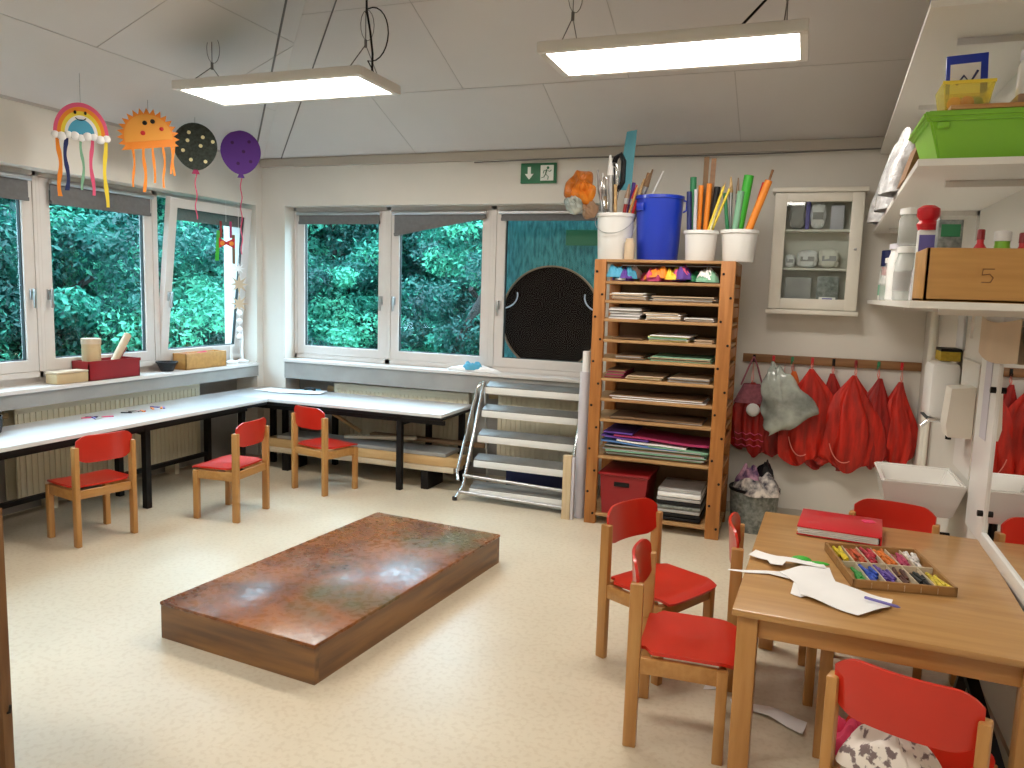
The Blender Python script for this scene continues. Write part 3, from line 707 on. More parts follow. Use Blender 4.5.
# bottom compartment
t = thing('storage_box', 'dark red plastic storage box at the bottom left of the wooden shelf', 'box', (S_(.235), 5.0, SZ[10]))
b = MB(); b.prism([(-.135, 0), (.135, 0), (.155, .255), (-.155, .255)], -.17, .17); obj('body', b, 'darkred', t, ang=20)
b = MB(); b.box((0, 0, .262), (.335, .36, .018), bev=.006); obj('rim', b, 'darkred', t)
b = MB(); b.box((-.01, -.173, .20), (.10, .008, .03), bev=.003); obj('handle', b, 'black', t)
t = thing('folder_stack', 'pile of dark folders under a white sheet, bottom right of the wooden shelf', 'folders', (S_(.76), 5.0, SZ[10]))
for i in range(6):
    b = MB(); b.box((.004*math.sin(i*2), .004*math.cos(i), .018+i*.025), (.275, .34, .022), (0, 0, .015*math.sin(i*3)), bev=.006); obj('folder', b, ['bin', 'blackplastic', 'papergrey'][i % 3] if i else 'blackplastic', t)
b = MB(); b.box((0, -.005, .172), (.27, .33, .028), bev=.006); obj('sheets', b, 'paper', t)
b = MB(); b.box((0, 0, .198), (.265, .32, .018)); obj('sheets', b, 'papergrey', t)
# colourful crumpled things in the top compartment
for i, (lb, m_, f, z) in enumerate([('blue and white crumpled foil paper at the left of the top compartment', ('skyblue', 'paper', 'paperpurple'), .14, 0), ('red and pink crumpled scraps in the top compartment', ('pinkribbon', 'papermagenta', 'orange'), .40, 0), ('yellow and purple crumpled scraps in the top compartment', ('yellow', 'paperpurple', 'pinkribbon'), .61, 0), ('green crumpled foil scraps at the right of the top compartment', ('papergreen', 'deepgreen', 'paper'), .84, 0)]):
    t = thing('craft_scraps', lb, 'craft scraps', (S_(f), 4.95, SZ[1]), 0, 'crumpled craft scraps on the top board')
    for j, mm in enumerate(m_):
        for q in range(3):
            rs = random.Random(i*9+j*3+q); b = crumple(i*10+j*3+q, .045+.02*rs.random(), .07, .055+.03*rs.random())
            obj('scrap', b, mm, t, (rs.uniform(-.055, .055), rs.uniform(-.10, .03), .003+rs.uniform(0, .025)))

# ---------------------------------------------------------------- buckets on the shelf
ZT = SZ[0]
def bucket(name, label, loc, r0, r1, h, m_, handle=None, rimh=.02):
    t = thing(name, label, 'bucket', loc, 0)
    b = MB(); b.lathe([(0, 0), (r0*.97, 0), (r0, .006), (r1, h-.002), (r1-.006, h-.002), (r0-.006, .012), (0, .012)]); obj('body', b, m_, t)
    b = MB(); b.lathe([(r1-.006, h), (r1+.006, h), (r1+.007, h-rimh), (r1-.001, h-rimh), (r1-.006, h-rimh*.2), (r1-.006, h)]); obj('rim', b, m_, t)
    if handle:
        b = MB(); b.tube([((r1+.008)*math.cos(a), -.02-.1*0-(r1+.01)*math.sin(a)*.92-.0, h-.02-.11*math.sin(a)) for a in np.linspace(0, PI, 20)], .0025); obj('handle', b, handle, t)
    return t
bk1 = bucket('white_bucket', 'largest white bucket with wire handle and a saw, left of the blue bucket', (-1.19+.015, 4.95, ZT), .105, .118, .29, 'white', 'steel')
bk2 = bucket('blue_bucket', 'tall blue plastic bucket on top of the wooden shelf', (-.905, 4.985, ZT), .128, .148, .40, 'blue')
b = MB()
for s in (-1, 1):
    b.tube([(s*.155-.02*0+0*s, -.03, .37), (s*.175, -.045, .365), (s*.175, -.045, .31), (s*.155, -.03, .30)], .006)
obj('grip', b, 'blue', bk2)
b = MB(); b.box((-.10, -.118, .33), (.07, .012, .05), (0, 0, -.7), bev=.005); obj('grip', b, 'blue', bk2)
bk3 = bucket('white_bucket', 'small white bucket of rulers and pencils right of the blue bucket', (-.633, 4.94, ZT), .088, .100, .185, 'white')
bk4 = bucket('white_bucket', 'small white bucket of green and red rolls, rightmost on the wooden shelf', (-.405, 4.95, ZT), .092, .108, .19, 'white')
solo('glass_jar', MB().lathe([(0, 0), (.03, 0), (.032, .01), (.032, .10), (.025, .115), (.025, .13), (.02, .13), (0, .125)], n=16), 'paperbeige', 'small beige jar squeezed between the large white bucket and the blue bucket', 'jar', (-1.055, 4.845, ZT))
def stick(name, label, base, topv, r, m_, cat, bucketloc, kind='rod', tip=None):
    p = Vector(bucketloc)+Vector((base[0], base[1], .03)); q = Vector(bucketloc)+Vector(topv)
    d = q-p; root = thing(name, label, cat, tuple(p), 0)
    if kind == 'rod':
        obj('shaft', MB().cyl((0, 0, 0), d, r, r, n=10), m_, root)
    elif kind == 'flat':
        obj('shaft', MB().beam((0, 0, 0), d, r*2, .004, up=(0, 1, 0)), m_, root, smooth=False)
    elif kind == 'roll':
        obj('shaft', MB().cyl((0, 0, 0), d, r, r, n=16, caps=True), m_, root)
        e = MB(); e.cyl(d*.995, d*1.004, r*.55, n=12); obj('core', e, 'paper', root)
    elif kind == 'brush':
        obj('handle', MB().cyl((0, 0, 0), d*.72, r*.5, r*.8, n=10), m_, root)
        obj('ferrule', MB().cyl(d*.72, d*.80, r, r*1.1, n=12), 'steel', root)
        obj('bristles', MB().cyl(d*.80, d, r*1.1, r*.35, n=12), tip or 'plank', root)
    elif kind == 'pencil':
        obj('shaft', MB().cyl((0, 0, 0), d*.94, r, r, n=6), m_, root)
        obj('tip', MB().cyl(d*.94, d, r, .001, n=6), 'plank', root)
    elif kind == 'whisk':
        obj('handle', MB().cyl((0, 0, 0), d*.55, r, r*1.1, n=10), m_, root)
        e = MB(); z = d.normalized(); x = z.orthogonal().normalized(); y = z.cross(x); L_ = d.length
        for k in range(4):
            a = k*PI/4; uu = x*math.cos(a)+y*math.sin(a)
            e.tube([d*.55+z*(L_*.45*(.5-.5*math.cos(s))) + uu*(.03*math.sin(s*2) if False else .032*math.sin(s)) for s in np.linspace(0, PI, 10)]+[], .0018)
            e.tube([d*.55+z*(L_*.45*(.5-.5*math.cos(s))) - uu*.032*math.sin(s) for s in np.linspace(0, PI, 10)], .0018)
        obj('wires', e, 'chrome', root)
    return root
B1 = (-1.175, 4.95, ZT)
# tools in the large white bucket
t = thing('hand_saw', 'teal bladed saw with black handle sticking up highest from the large white bucket', 'saw', (B1[0]+.035, B1[1], ZT+.22))
b = MB(); b.prism([(-.035, .22), (.055, .22), (.075, .59), (.01, .58)], -.002, .002); obj('blade', b, 'teal', t, smooth=False)
b = MB(); b.beam((-.04, 0, .0), (-.065, -.008, .36), .022, .02, bev=.004); b.tube([(-.065, -.01, .37), (-.05, -.01, .42), (-.02, -.01, .44), (0, -.01, .40), (-.0, -.01, .27), (-.03, -.01, .22), (-.055, -.01, .24)], .017, 8); obj('handle', b, 'blackplastic', t)
spec = [
 ('paint_brush', 'long brush with white bristles at the left of the large white bucket', (-.03, .02), (-.10, .0, .50), .012, 'plank', 'brush', 'brush', 'paper'),
 ('paint_brush', 'pale handled brush standing beside the saw in the large white bucket', (0, .02), (-.045, .03, .54), .014, 'steel', 'brush', 'brush', 'white'),
 ('whisk', 'steel whisk in the large white bucket', (0, 0), (-.02, -.03, .56), .008, 'paperbeige', 'whisk', 'whisk', None),
 ('whisk', 'steel whisk leaning left in the large white bucket', (-.02, -.02), (-.075, -.05, .47), .008, 'white', 'whisk', 'whisk', None),
 ('wooden_spoon', 'wooden stick in the large white bucket', (.01, -.02), (0, -.05, .42), .009, 'plank', 'spoon', 'rod', None),
 ('paint_brush', 'dark red handled brush leaning right beside the blue bucket', (.02, 0), (.13, -.02, .42), .011, 'darkred', 'brush', 'brush', 'brightred'),
 ('paint_brush', 'red handled brush leaning right out of the large white bucket', (.03, -.02), (.17, .0, .46), .011, 'brightred', 'brush', 'brush', 'plank'),
 ('paint_brush', 'brush with tan tip above the blue bucket', (.03, .03), (.215, .03, .52), .013, 'paperbrown', 'brush', 'brush', 'paperbrown'),
 ('drawing_stick', 'thin pale stick leaning furthest right above the blue bucket', (.04, .03), (.28, .05, .51), .005, 'paper', 'stick', 'rod', None),
 ('drawing_stick', 'navy rod in the large white bucket', (.03, .03), (.10, .03, .44), .010, 'paperpurple', 'stick', 'rod', None),
 ('wooden_spoon', 'light wood stick leaning right in front of the red brushes', (.02, -.04), (.14, -.05, .40), .007, 'boxwood', 'spoon', 'rod', None)]
spec += [
 ('paint_brush', 'thick white brush in the middle of the large white bucket', (-.01, -.03), (-.04, -.06, .60), .017, 'steel', 'brush', 'brush', 'paper'),
 ('paint_brush', 'grey brush at the far left of the large white bucket', (-.05, .0), (-.13, -.01, .52), .012, 'steel', 'brush', 'brush', 'papergrey'),
 ('wooden_spoon', 'dark wooden stick leaning right behind the red brushes', (.03, .04), (.19, .04, .50), .010, 'hookrail', 'spoon', 'rod', None),
 ('paint_brush', 'short dark red brush in front of the navy rod', (.03, -.05), (.09, -.06, .42), .014, 'darkred', 'brush', 'brush', 'rim')]
for nm, lb, bs, tp, r_, m_, cat, kd, tip in spec: stick(nm, lb, bs, (tp[0], tp[1], tp[2]+.05), r_*1.15, m_, cat, B1, kd, tip)
# amber fan hanging out at the left
t = thing('film_bundle', 'crumpled amber film with clear end hanging over the left rim of the large white bucket', 'film', (B1[0]-.195, B1[1]-.05, ZT+.32))
t.scale = (1.3, 1.3, 1.25)
b = crumple(22, .065, .085, .07); obj('sheet', b, 'amberdark', t, (-.035, 0, .12), (1.2, .55, 0))
b = crumple(23, .06, .06, .06); obj('sheet', b, 'amber', t, (.0, -.02, .08), (1.2, .5, 0))
b = crumple(24, .055, .05, .06); obj('clear_end', b, 'clearbag', t, (-.045, -.02, .02), (1.3, .3, 0))
b = crumple(26, .04, .055, .04); obj('sheet', b, 'rim', t, (.03, -.02, -.005), (1.3, -.3, 0))
B3 = (-.633, 4.94, ZT)
spec = [
 ('ruler', 'tall brown wooden ruler rising highest of the small buckets', (0, .05), (.0, .06, .48), .014, 'paperbrown', 'ruler', 'flat', None),
 ('ruler', 'second tall brown ruler right beside the highest one', (.03, .05), (.04, .06, .47), .014, 'hookrail', 'ruler', 'flat', None),
 ('marker_pen', 'thick dark green marker at the left of the small bucket', (-.05, 0), (-.06, .0, .35), .018, 'deepgreen', 'pen', 'rod', None),
 ('marker_pen', 'thick navy marker at the left rim of the small bucket', (-.06, -.03), (-.075, -.03, .26), .014, 'navy', 'pen', 'rod', None),
 ('marker_pen', 'orange marker standing left in the small ruler bucket', (-.02, 0), (-.015, .0, .30), .014, 'orange', 'pen', 'rod', None),
 ('marker_pen', 'second orange marker standing right in the small ruler bucket', (.02, 0), (.03, .0, .31), .015, 'orange', 'pen', 'rod', None),
 ('marker_pen', 'white tube in the small ruler bucket', (-.03, -.04), (-.035, -.05, .27), .010, 'lilac', 'pen', 'rod', None),
 ('marker_pen', 'black marker in the small ruler bucket', (.04, 0), (.075, .0, .29), .018, 'blackplastic', 'pen', 'rod', None),
 ('pencil', 'yellow pencil leaning right from the small ruler bucket, nearest', (0, -.05), (.12, -.05, .31), .007, 'yellow', 'pencil', 'pencil', None),
 ('pencil', 'yellow pencil leaning right from the small ruler bucket, behind the nearest', (.01, -.03), (.15, -.03, .30), .007, 'yellow', 'pencil', 'pencil', None),
 ('pencil', 'short yellow pencil leaning right from the small ruler bucket', (.02, -.05), (.105, -.04, .26), .008, 'spot', 'pencil', 'pencil', None)]
for nm, lb, bs, tp, r_, m_, cat, kd, tip in spec: stick(nm, lb, bs, (tp[0]*1.1, tp[1], tp[2]+.16), r_*1.1, m_, cat, B3, kd, tip)
B4 = (-.405, 4.95, ZT)
spec = [
 ('paper_roll', 'bright green roll leaning right from the rightmost bucket', (-.03, 0), (.03, .0, .385), .026, 'grassgreen', 'roll', 'roll', None),
 ('paper_roll', 'dull green roll under the bright green one in the rightmost bucket', (-.04, -.03), (-.005, -.03, .29), .018, 'papergreen', 'roll', 'roll', None),
 ('paper_roll', 'red orange roll leaning furthest right from the rightmost bucket', (.0, -.03), (.135, -.02, .35), .020, 'orange', 'roll', 'roll', None),
 ('paper_roll', 'dark red roll beside the red orange one in the rightmost bucket', (.01, .0), (.115, .0, .34), .014, 'brightred', 'roll', 'roll', None),
 ('drawing_stick', 'thin brown stick behind the red roll in the rightmost bucket', (.02, .03), (.15, .03, .42), .007, 'hookrail', 'stick', 'rod', None),
 ('paint_brush', 'steel brush standing left in the rightmost bucket', (-.05, .0), (-.065, .0, .38), .012, 'steel', 'brush', 'brush', 'plank'),
 ('paint_brush', 'purple handled brush in the rightmost bucket', (-.03, .04), (-.03, .05, .38), .010, 'paperpurple', 'brush', 'brush', 'rim'),
 ('drawing_stick', 'dark green stick leaning left in the rightmost bucket', (-.05, -.02), (-.09, -.03, .28), .010, 'deepgreen', 'stick', 'rod', None)]
for nm, lb, bs, tp, r_, m_, cat, kd, tip in spec: stick(nm, lb, bs, (tp[0]*1.1, tp[1], tp[2]+.13), r_*1.1, m_, cat, B4, kd, tip)

# ---------------------------------------------------------------- metal step rack
t = thing('step_rack', 'metal rack with five long white fronted steps leaning under the right back window', 'rack', (-1.8, 5.0, 0))
y0 = -.10
def rp(x, z, dx=0): return Vector((x, y0+.30*z/.82+dx, z))
TR = [.795, .630, .455, .285, .095]
for z in TR:
    yy = y0+.30*z/.82
    b = MB(); b.b2((-.345, yy-.004, z-.052), (.375, yy+.010, z-.006), bev=.002); f = obj('step_front', b, 'white', t)
    b = MB(); b.box((.015, yy+.052, z+.012), (.725, .095, .008), (.33, 0, 0), bev=.002); obj('step_top', b, 'steptop', t)
b = MB(); b.tube([(-.44, y0-.0, .0), (-.395, y0+.045, .10), (-.36, y0+.30, .83)], .014, 10); obj('front_tube', b, 'chrome', t)
b = MB(); b.tube([(-.43, y0+.03, .14), (-.455, y0+.06, .19), (-.40, y0+.27, .78), (-.385, y0+.29, .815), (-.365, y0+.32, .80)], .012, 10); obj('handrail', b, 'chrome', t)
b = MB(); b.tube([(.385, y0, .0), (.385, y0+.02, .12), (.40, y0+.26, .74)], .011, 10); obj('front_tube', b, 'chrome', t)
b = MB(); b.tube([(-.42, y0+.02, .06), (.385, y0+.02, .04)], .012, 10); b.tube([(-.40, y0+.05, .175), (.385, y0+.05, .15)], .012, 10); obj('crossbar', b, 'steel', t)
b = MB(); b.cyl((-.44, y0, 0), (-.44, y0, .025), .018); b.cyl((.385, y0, 0), (.385, y0, .025), .016); obj('rubber_foot', b, 'rubber', t)
for s in (-.36, .39):
    b = MB(); b.tube([(s, y0+.31, .83), (s, y0+.42, .0)], .010, 8); obj('rear_tube', b, 'steel', t)
t = thing('crumpled_papers', 'crumpled blueish papers on the sill above the step rack', 'papers', (-2.43, 5.57, NB-.004), 0)
b = crumple(31, .23, .055, .05); obj('sheet', b, 'paper', t); b = crumple(32, .09, .045, .07); obj('sheet', b, 'skyblue', t, (.02, -.01, .01))
# rolls between the step rack and the shelf
t = thing('paper_roll', 'tall lilac white roll standing between the step rack and the wooden shelf', 'roll', (-1.325, 4.90, 0), 0)
obj('wrap', MB().cyl((0, 0, 0), (.005, .02, .98), .038, .038, n=20), 'lilac', t)
obj('core', MB().cyl((.005, .02, .98), (.005, .02, 1.115), .026, .026, n=16), 'paper', t)
t = thing('wooden_beam', 'pale wooden beam standing upright in front of the lilac roll', 'beam', (-1.385, 4.825, 0))
obj('timber', MB().b2((-.034, -.02, 0), (.022, .02, .43), bev=.002), 'plankv', t)
obj('timber', MB().b2((.024, -.014, 0), (.042, .016, .42), bev=.002), 'lilac', t)
# planks under the back workbench
for lb, m_, a, c, rt in [
  ('lowest whitish plank under the back workbench', 'plankpale', (-4.0, 5.06, .145), (-2.33, 5.24, .185), 0),
  ('orange pine plank lying on the whitish plank under the back workbench', 'plank', (-4.0, 5.07, .187), (-2.30, 5.25, .255), 0),
  ('grey laminated board on top of the planks under the back workbench', 'wall_grey', (-3.9, 5.075, .257), (-2.40, 5.32, .285), 0),
  ('thin brown board behind the planks under the back workbench', 'paperbrown', (-3.2, 5.33, .30), (-2.2, 5.415, .325), 0)]:
    A, C_ = Vector(a), Vector(c); m = (A+C_)/2; b = MB(); d = C_-A; b.box((0, 0, d.z/2), tuple(d), bev=.003)
    solo('wooden_plank', b, m_, lb, 'plank', (m.x, m.y, A.z), (0, 0, rt), 'planks under the back workbench')
for x, q in ((-3.85, 'left'), (-2.60, 'right')):
    solo('plank_support', MB().b2((0, -.13, 0), (.06, .13, .145), bev=.003), 'black', 'dark block carrying the %s end of the planks under the back workbench' % q, 'block', (x, 5.2, 0))
b = MB(); b.beam((-.20, 0, .16), (.10, .03, 0), .035, .02); solo('wooden_offcut', b, 'plank', 'slanted wooden slat leaning above the planks under the back workbench', 'slat', (-3.37, 5.28, .335))
b = MB(); b.beam((-.3, 0, 0), (.3, .05, .035), .05, .02); solo('wooden_offcut', b, 'plankpale', 'pale slat lying flat above the planks under the back workbench', 'slat', (-3.05, 5.22, .300))
t = thing('storage_crate', 'dark navy crate on the floor behind the step rack', 'crate', (-1.72, 5.45, 0))
b = MB(); b.b2((-.3, -.12, 0), (.32, .10, .18), bev=.008); obj('body', b, 'navy', t); b = MB(); b.b2((-.31, -.13, .18), (.33, .11, .20), bev=.004); obj('lid', b, 'navy', t)

# ---------------------------------------------------------------- things on the workbenches
t = thing('paper_sheets', 'blue tinted paper sheets in the corner of the workbenches', 'papers', (-3.98, 5.36, DZ), .2)
for i, (dx, dy, a, m_) in enumerate([(0, 0, 0, 'paper'), (.10, .03, .5, 'skyblue'), (-.12, -.02, -.3, 'paper'), (.16, -.05, .1, 'paper')]):
    b = MB(); b.box((dx, dy, .002+i*.003), (.30, .20, .002), (0, 0, a)); obj('sheet', b, m_, t)
b = MB(); b.tube([(-.05, 0, 0), (0, .012, .008), (.05, 0, .0)], .012, 8); solo('tape_dispenser', b, 'blackplastic', 'small black tool on the corner papers of the workbench', 'tool', (-3.83, 5.42, DZ+.022))
t = thing('pencil_group', 'scattered small scraps and pencils on the left workbench', 'scraps', (-4.22, 3.88, DZ))
rs = random.Random(4)
for i in range(16):
    x, y, a = rs.uniform(-.05, .06), rs.uniform(-.30, .42), rs.uniform(0, 3); b = MB()
    b.box((x, y, .004), (.07, .012, .006), (0, 0, a)); obj('pencil', b, ['lav', 'pinkribbon', 'orange', 'papergrey', 'blackplastic'][i % 5], t)
t = thing('black_pot', 'dark pot at the left end of the workbench, cut by the picture edge', 'pot', (-4.27, 2.98, DZ))
obj('body', MB().lathe([(0, 0), (.065, 0), (.075, .01), (.085, .10), (.078, .10), (.068, .014), (0, .014)]), 'blackplastic', t)
# ---- things on the left sill
SXX = XL-.08
t = thing('cream_block', 'cream coloured small box at the left of the red box on the sill', 'box', (SXX+.03, 3.645, NBL), 0)
obj('body', MB().b2((-.05, -.12, 0), (.05, .12, .066), bev=.008), 'kraft', t); obj('lid', MB().b2((-.053, -.123, .066), (.053, .123, .078), bev=.005), 'paperbeige', t)
t = thing('red_box', 'dark red open box holding a tin and rolls on the left sill', 'box', (SXX+.01, 3.965, NBL), 0)
b = MB(); Wx, Wy, Hh2 = .075, .21, .13
b.b2((-Wx, -Wy, 0), (Wx, Wy, .006)); b.b2((-Wx, -Wy, 0), (-Wx+.008, Wy, Hh2)); b.b2((Wx-.008, -Wy, 0), (Wx, Wy, Hh2)); b.b2((-Wx, -Wy, 0), (Wx, -Wy+.008, Hh2)); b.b2((-Wx, Wy-.008, 0), (Wx, Wy, Hh2))
obj('body', b, 'darkred', t); b = MB(); b.b2((Wx-.004, -Wy-.005, Hh2-.02), (Wx+.005, Wy+.005, Hh2)); obj('rim', b, 'darkred', t)
t = thing('tin_can', 'pale round tin rising from the red box on the sill', 'tin', (SXX+.01, 3.845, NBL+.008))
obj('body', MB().lathe([(0, 0), (.058, 0), (.058, .235), (.055, .238)], n=24), 'kraft', t); obj('lid', MB().lathe([(.061, .232), (.061, .268), (.0, .270)], n=24), 'paperbeige', t)
t = thing('wood_roll', 'pale roll leaning diagonally out of the red box on the sill', 'roll', (SXX+.0, 3.99, NBL+.04))
obj('wrap', MB().cyl((0, 0, 0), (.02, .15, .25), .026, .026, n=16), 'paperbeige', t); obj('end', MB().cyl((.0197, .148, .2465), (.0205, .153, .2555), .016, n=12), 'kraft', t)
t = thing('wood_roll', 'dark red roll leaning behind the pale roll in the red box', 'roll', (SXX-.04, 4.03, NBL+.04))
obj('wrap', MB().cyl((0, 0, 0), (.0, .13, .16), .022, .022, n=16), 'darkred', t)
t = thing('black_bowl', 'small black bowl on the sill between the red box and the wooden box', 'bowl', (SXX+.02, 4.49, NBL))
obj('body', MB().lathe([(0, 0), (.04, 0), (.045, .004), (.07, .062), (.075, .072), (.066, .072), (.04, .012), (0, .010)]), 'blackplastic', t); obj('rim', MB().lathe([(.066, .073), (.079, .073), (.079, .066), (.066, .066)]), 'blackplastic', t)
t = thing('wooden_box', 'orange brown open wooden box on the sill near the corner', 'box', (SXX+.02, 4.835, NBL))
b = MB(); Wx, Wy, Hh2 = .065, .22, .125
b.b2((-Wx, -Wy, 0), (Wx, Wy, .006)); 
for a, c in (((-Wx, -Wy, 0), (-Wx+.01, Wy, Hh2)), ((Wx-.01, -Wy, 0), (Wx, Wy, Hh2)), ((-Wx, -Wy, 0), (Wx, -Wy+.01, Hh2)), ((-Wx, Wy-.01, 0), (Wx, Wy, Hh2))): b.b2(a, c, bev=.002)
obj('body', b, 'boxwood', t)
b = crumple(41, .05, .18, .05); obj('content', b, 'pink', t, (0, -.0, .075))
# ---- snowflake mobile
t = thing('star_mobile', 'pale hanging string of straw stars and beads in front of the corner reveal', 'mobile', (XL-.015, 5.24, NBL+.0))
obj('string', MB().tube([(0, 0, .03), (0, 0, .98), (0, 0, NH-NBL)], .0018), 'paper', t)
for z, r_, m_ in ((.66, .085, 'paperbeige'), (.50, .08, 'paperbeige'), (.79, .05, 'paper')):
    b = MB(); A = 8; p = []
    for k in range(2*A):
        rr = r_ if k % 2 == 0 else r_*.35; p.append((rr*math.cos(PI*k/A), rr*math.sin(PI*k/A)))
    b.prism(p, -.003, .003, Matrix.Rotation(math.radians(60), 4, 'Z')); obj('star', b, m_, t, (0, 0, z))
for z in (.40, .33, .26, .20):
    obj('bead', MB().lathe([(0, 0), (.02, .012), (.026, .03), (.012, .05), (0, .054)], n=12), 'paper', t, (0, 0, z))
for y, h_ in ((-.06, .12), (.07, .24)):
    tt = thing('candle_holder', 'small white candle on a white dish on the sill, %s' % ('nearer the wooden box' if y < 0 else 'nearer the corner'), 'candle', (SXX+.03, 5.24+y, NBL), 0, 'white candles on the sill')
    obj('dish', MB().lathe([(0, 0), (.045, 0), (.055, .02), (.03, .028), (.018, .035), (0, .035)]), 'white', tt); obj('candle', MB().cyl((0, 0, .03), (0, 0, h_+.03), .011, .010), 'white', tt)

# ---------------------------------------------------------------- hanging crafts
def face(p): return math.atan2(-p[0], p[1])*-1*-1     # turns local -y towards the camera
def craft(name, label, cat, p):
    rz = math.atan2(p[0], -p[1]) + PI   # local -y axis points to the camera in plan
    return thing(name, label, cat, p, math.atan2(-p[0], -p[1])*-1*1 if False else rz_face(p))
def rz_face(p):
    d = Vector((-p[0], -p[1])); # want R*(0,-1) = d
    return math.atan2(d.x, -d.y)
def topz(p): return min(ZC, ZE+SL*min(p[0]-XL, YB-p[1]))
def thread(t, z0, p, k=1.0):
    obj('thread', MB().tube([(0, 0, z0), (0, 0, (topz(p)-p[2]-.003)/k)], .0012), 'hip', t)
def ribbon(x, z0, z1, w_, seed, amp=.008, y=.0):
    rs = random.Random(seed); ph = rs.random()*6; k = rs.uniform(7, 12)
    def fn(u, v):
        z = z0+(z1-z0)*v; s = (z-z0)
        return (x+(u-.5)*w_*(1-.3*abs(math.sin(s*k*2+ph)))+amp*math.sin(s*k*2+ph), y+.6*amp*math.cos(s*k*2.3+ph), z)
    b = MB(); b.grid(fn, 2, 26, .0012); return b
# rainbow
p = (-4.0, 3.44, 2.335)
t = craft('rainbow_craft', 'paper rainbow with smiling face, white clouds and five coloured streamers hanging at the left', 'craft', p)
U = .0068
for i, (r0, r1, m_) in enumerate([(26, 22.5, 'pinkribbon'), (22.5, 19, 'orange'), (19, 15.5, 'yellow'), (15.5, 12.5, 'paper'), (12.5, 0, 'skyblue')]):
    N = 28; poly = [(r0*U*math.cos(PI*k/N), r0*U*math.sin(PI*k/N)*1.12) for k in range(N+1)]
    if r1 > 0: poly += [(r1*U*math.cos(PI*k/N), r1*U*math.sin(PI*k/N)*1.12) for k in range(N, -1, -1)]
    b = MB(); b.prism(poly, -.003, .003); obj('band', b, m_, t, (0, 0, -.02), smooth=False)
b = MB()
for k in range(9): b.sph((-.165+.041*k, -.008, -.035-.008*math.sin(k*2)), .032 if k % 2 else .027, (1, .5, .85))
obj('cloud', b, 'paper', t)
b = MB()
for x in (-.035, .03): b.sph((x, -.006, .115), .009, (1, .4, 1.3))
obj('eye', b, 'blackplastic', t)
b = MB(); b.tube([(.035*math.cos(a), -.006, .09+.022*math.sin(a)) for a in np.linspace(PI*1.1, PI*1.9, 9)], .003); obj('mouth', b, 'blackplastic', t)
for i, (x, z1, w_, m_) in enumerate([(-.145, -.42, .032, 'orange'), (-.10, -.38, .030, 'navy'), (.0, -.37, .022, 'papergreen'), (.062, -.40, .028, 'papermagenta'), (.150, -.47, .030, 'yellow')]):
    obj('streamer', ribbon(x, -.05, z1, w_, i), m_ if i != 3 else 'pinkribbon', t)
thread(t, .17, p, .9)
t.scale = (.8, .8, .9)
# sun
p = (-4.05, 3.985, 2.415)
t = craft('sun_craft', 'orange paper half sun with spiky rays, face and orange streamers', 'craft', p)
N = 17; poly = []
for k in range(2*N+1):
    a = PI*(-.12+1.24*k/(2*N)); r_ = .20 if k % 2 == 0 else .162
    poly.append((r_*math.cos(a), r_*math.sin(a)*1.0))
b = MB(); b.prism(poly, .0, .004); obj('rays', b, 'orange', t, (0, 0, -.01), (0, -.17, 0), smooth=False)
b = MB(); b.prism([(.155*math.cos(PI*(-.05+1.1*k/24)), .155*math.sin(PI*(-.05+1.1*k/24))) for k in range(25)], -.006, .001)
M['orangelight'] = mat('light_orange_card', (.85, .36, .05), rough=.6); obj('face', b, 'orangelight', t, (0, 0, -.01), (0, -.17, 0), smooth=False)
for x, z, r_, m_ in ((-.022, .085, .016, 'blackplastic'), (.028, .10, .016, 'blackplastic'), (-.035, .015, .016, 'brightred'), (.085, .055, .014, 'brightred')):
    obj('eye' if m_ == 'blackplastic' else 'cheek', MB().sph((x, -.008, z), r_, (1, .4, 1)), m_, t)
for i, (x, z1, w_) in enumerate([(-.10, -.36, .018), (-.03, -.39, .024), (.03, -.32, .020), (.095, -.35, .018), (.145, -.25, .016), (.16, -.26, .016)]):
    obj('streamer', ribbon(x, -.0, z1, w_, i+20, .006), 'orange', t)
thread(t, .17, p, .92)
t.scale = (.92, .92, .92)
# two balloons (flat foam)
def balloon(label, p, m_, spots, tail, sm, rr=.145):
    t = craft('balloon_craft', label, 'craft', p)
    def pr(a):
        r_ = rr*(1+.10*max(0, -math.sin(a))**3); return (r_*math.cos(a)*(1-.10*max(0, -math.sin(a))**2), r_*math.sin(a)*1.06)
    b = MB(); b.prism([pr(2*PI*k/40) for k in range(40)], -.006, .006); obj('disc', b, m_, t, ang=50)
    b = MB(); b.prism([(-.012, -rr*1.10), (.012, -rr*1.10), (.026, -rr*1.10-.035), (-.026, -rr*1.10-.035)], -.006, .006); obj('knot', b, sm[1], t)
    for x, z in spots: obj('spot', MB().cyl((x, -.006, z), (x, -.009, z), .0125, n=14), sm[0], t)
    b = MB(); b.tube([(.006*math.sin(s*40+1), .0, -rr*1.16-s) for s in np.linspace(0, tail, 22)], .004, 6); obj('ribbon', b, 'pinkribbon', t)
    thread(t, rr*1.05, p); return t
balloon('dark green paper balloon with cream dots hanging beside the purple one', (-4.08, 4.43, 2.435), 'darkgreen', [(-.04, .085), (.05, .06), (.115, .035), (-.05, .03), (.035, 0), (-.08, -.04), (.065, -.105), (-.03, -.10)], .34, ('spot', 'papermagenta'))
M['purplespot'] = mat('dark_purple_spot', (.06, .008, .10), rough=.6)
balloon('purple paper balloon hanging rightmost of the hanging crafts', (-4.08, 4.90, 2.475), 'purple', [(-.06, .06), (.06, .075), (.02, .0), (.07, -.07), (-.02, -.09)], .60, ('purplespot', 'purple'))
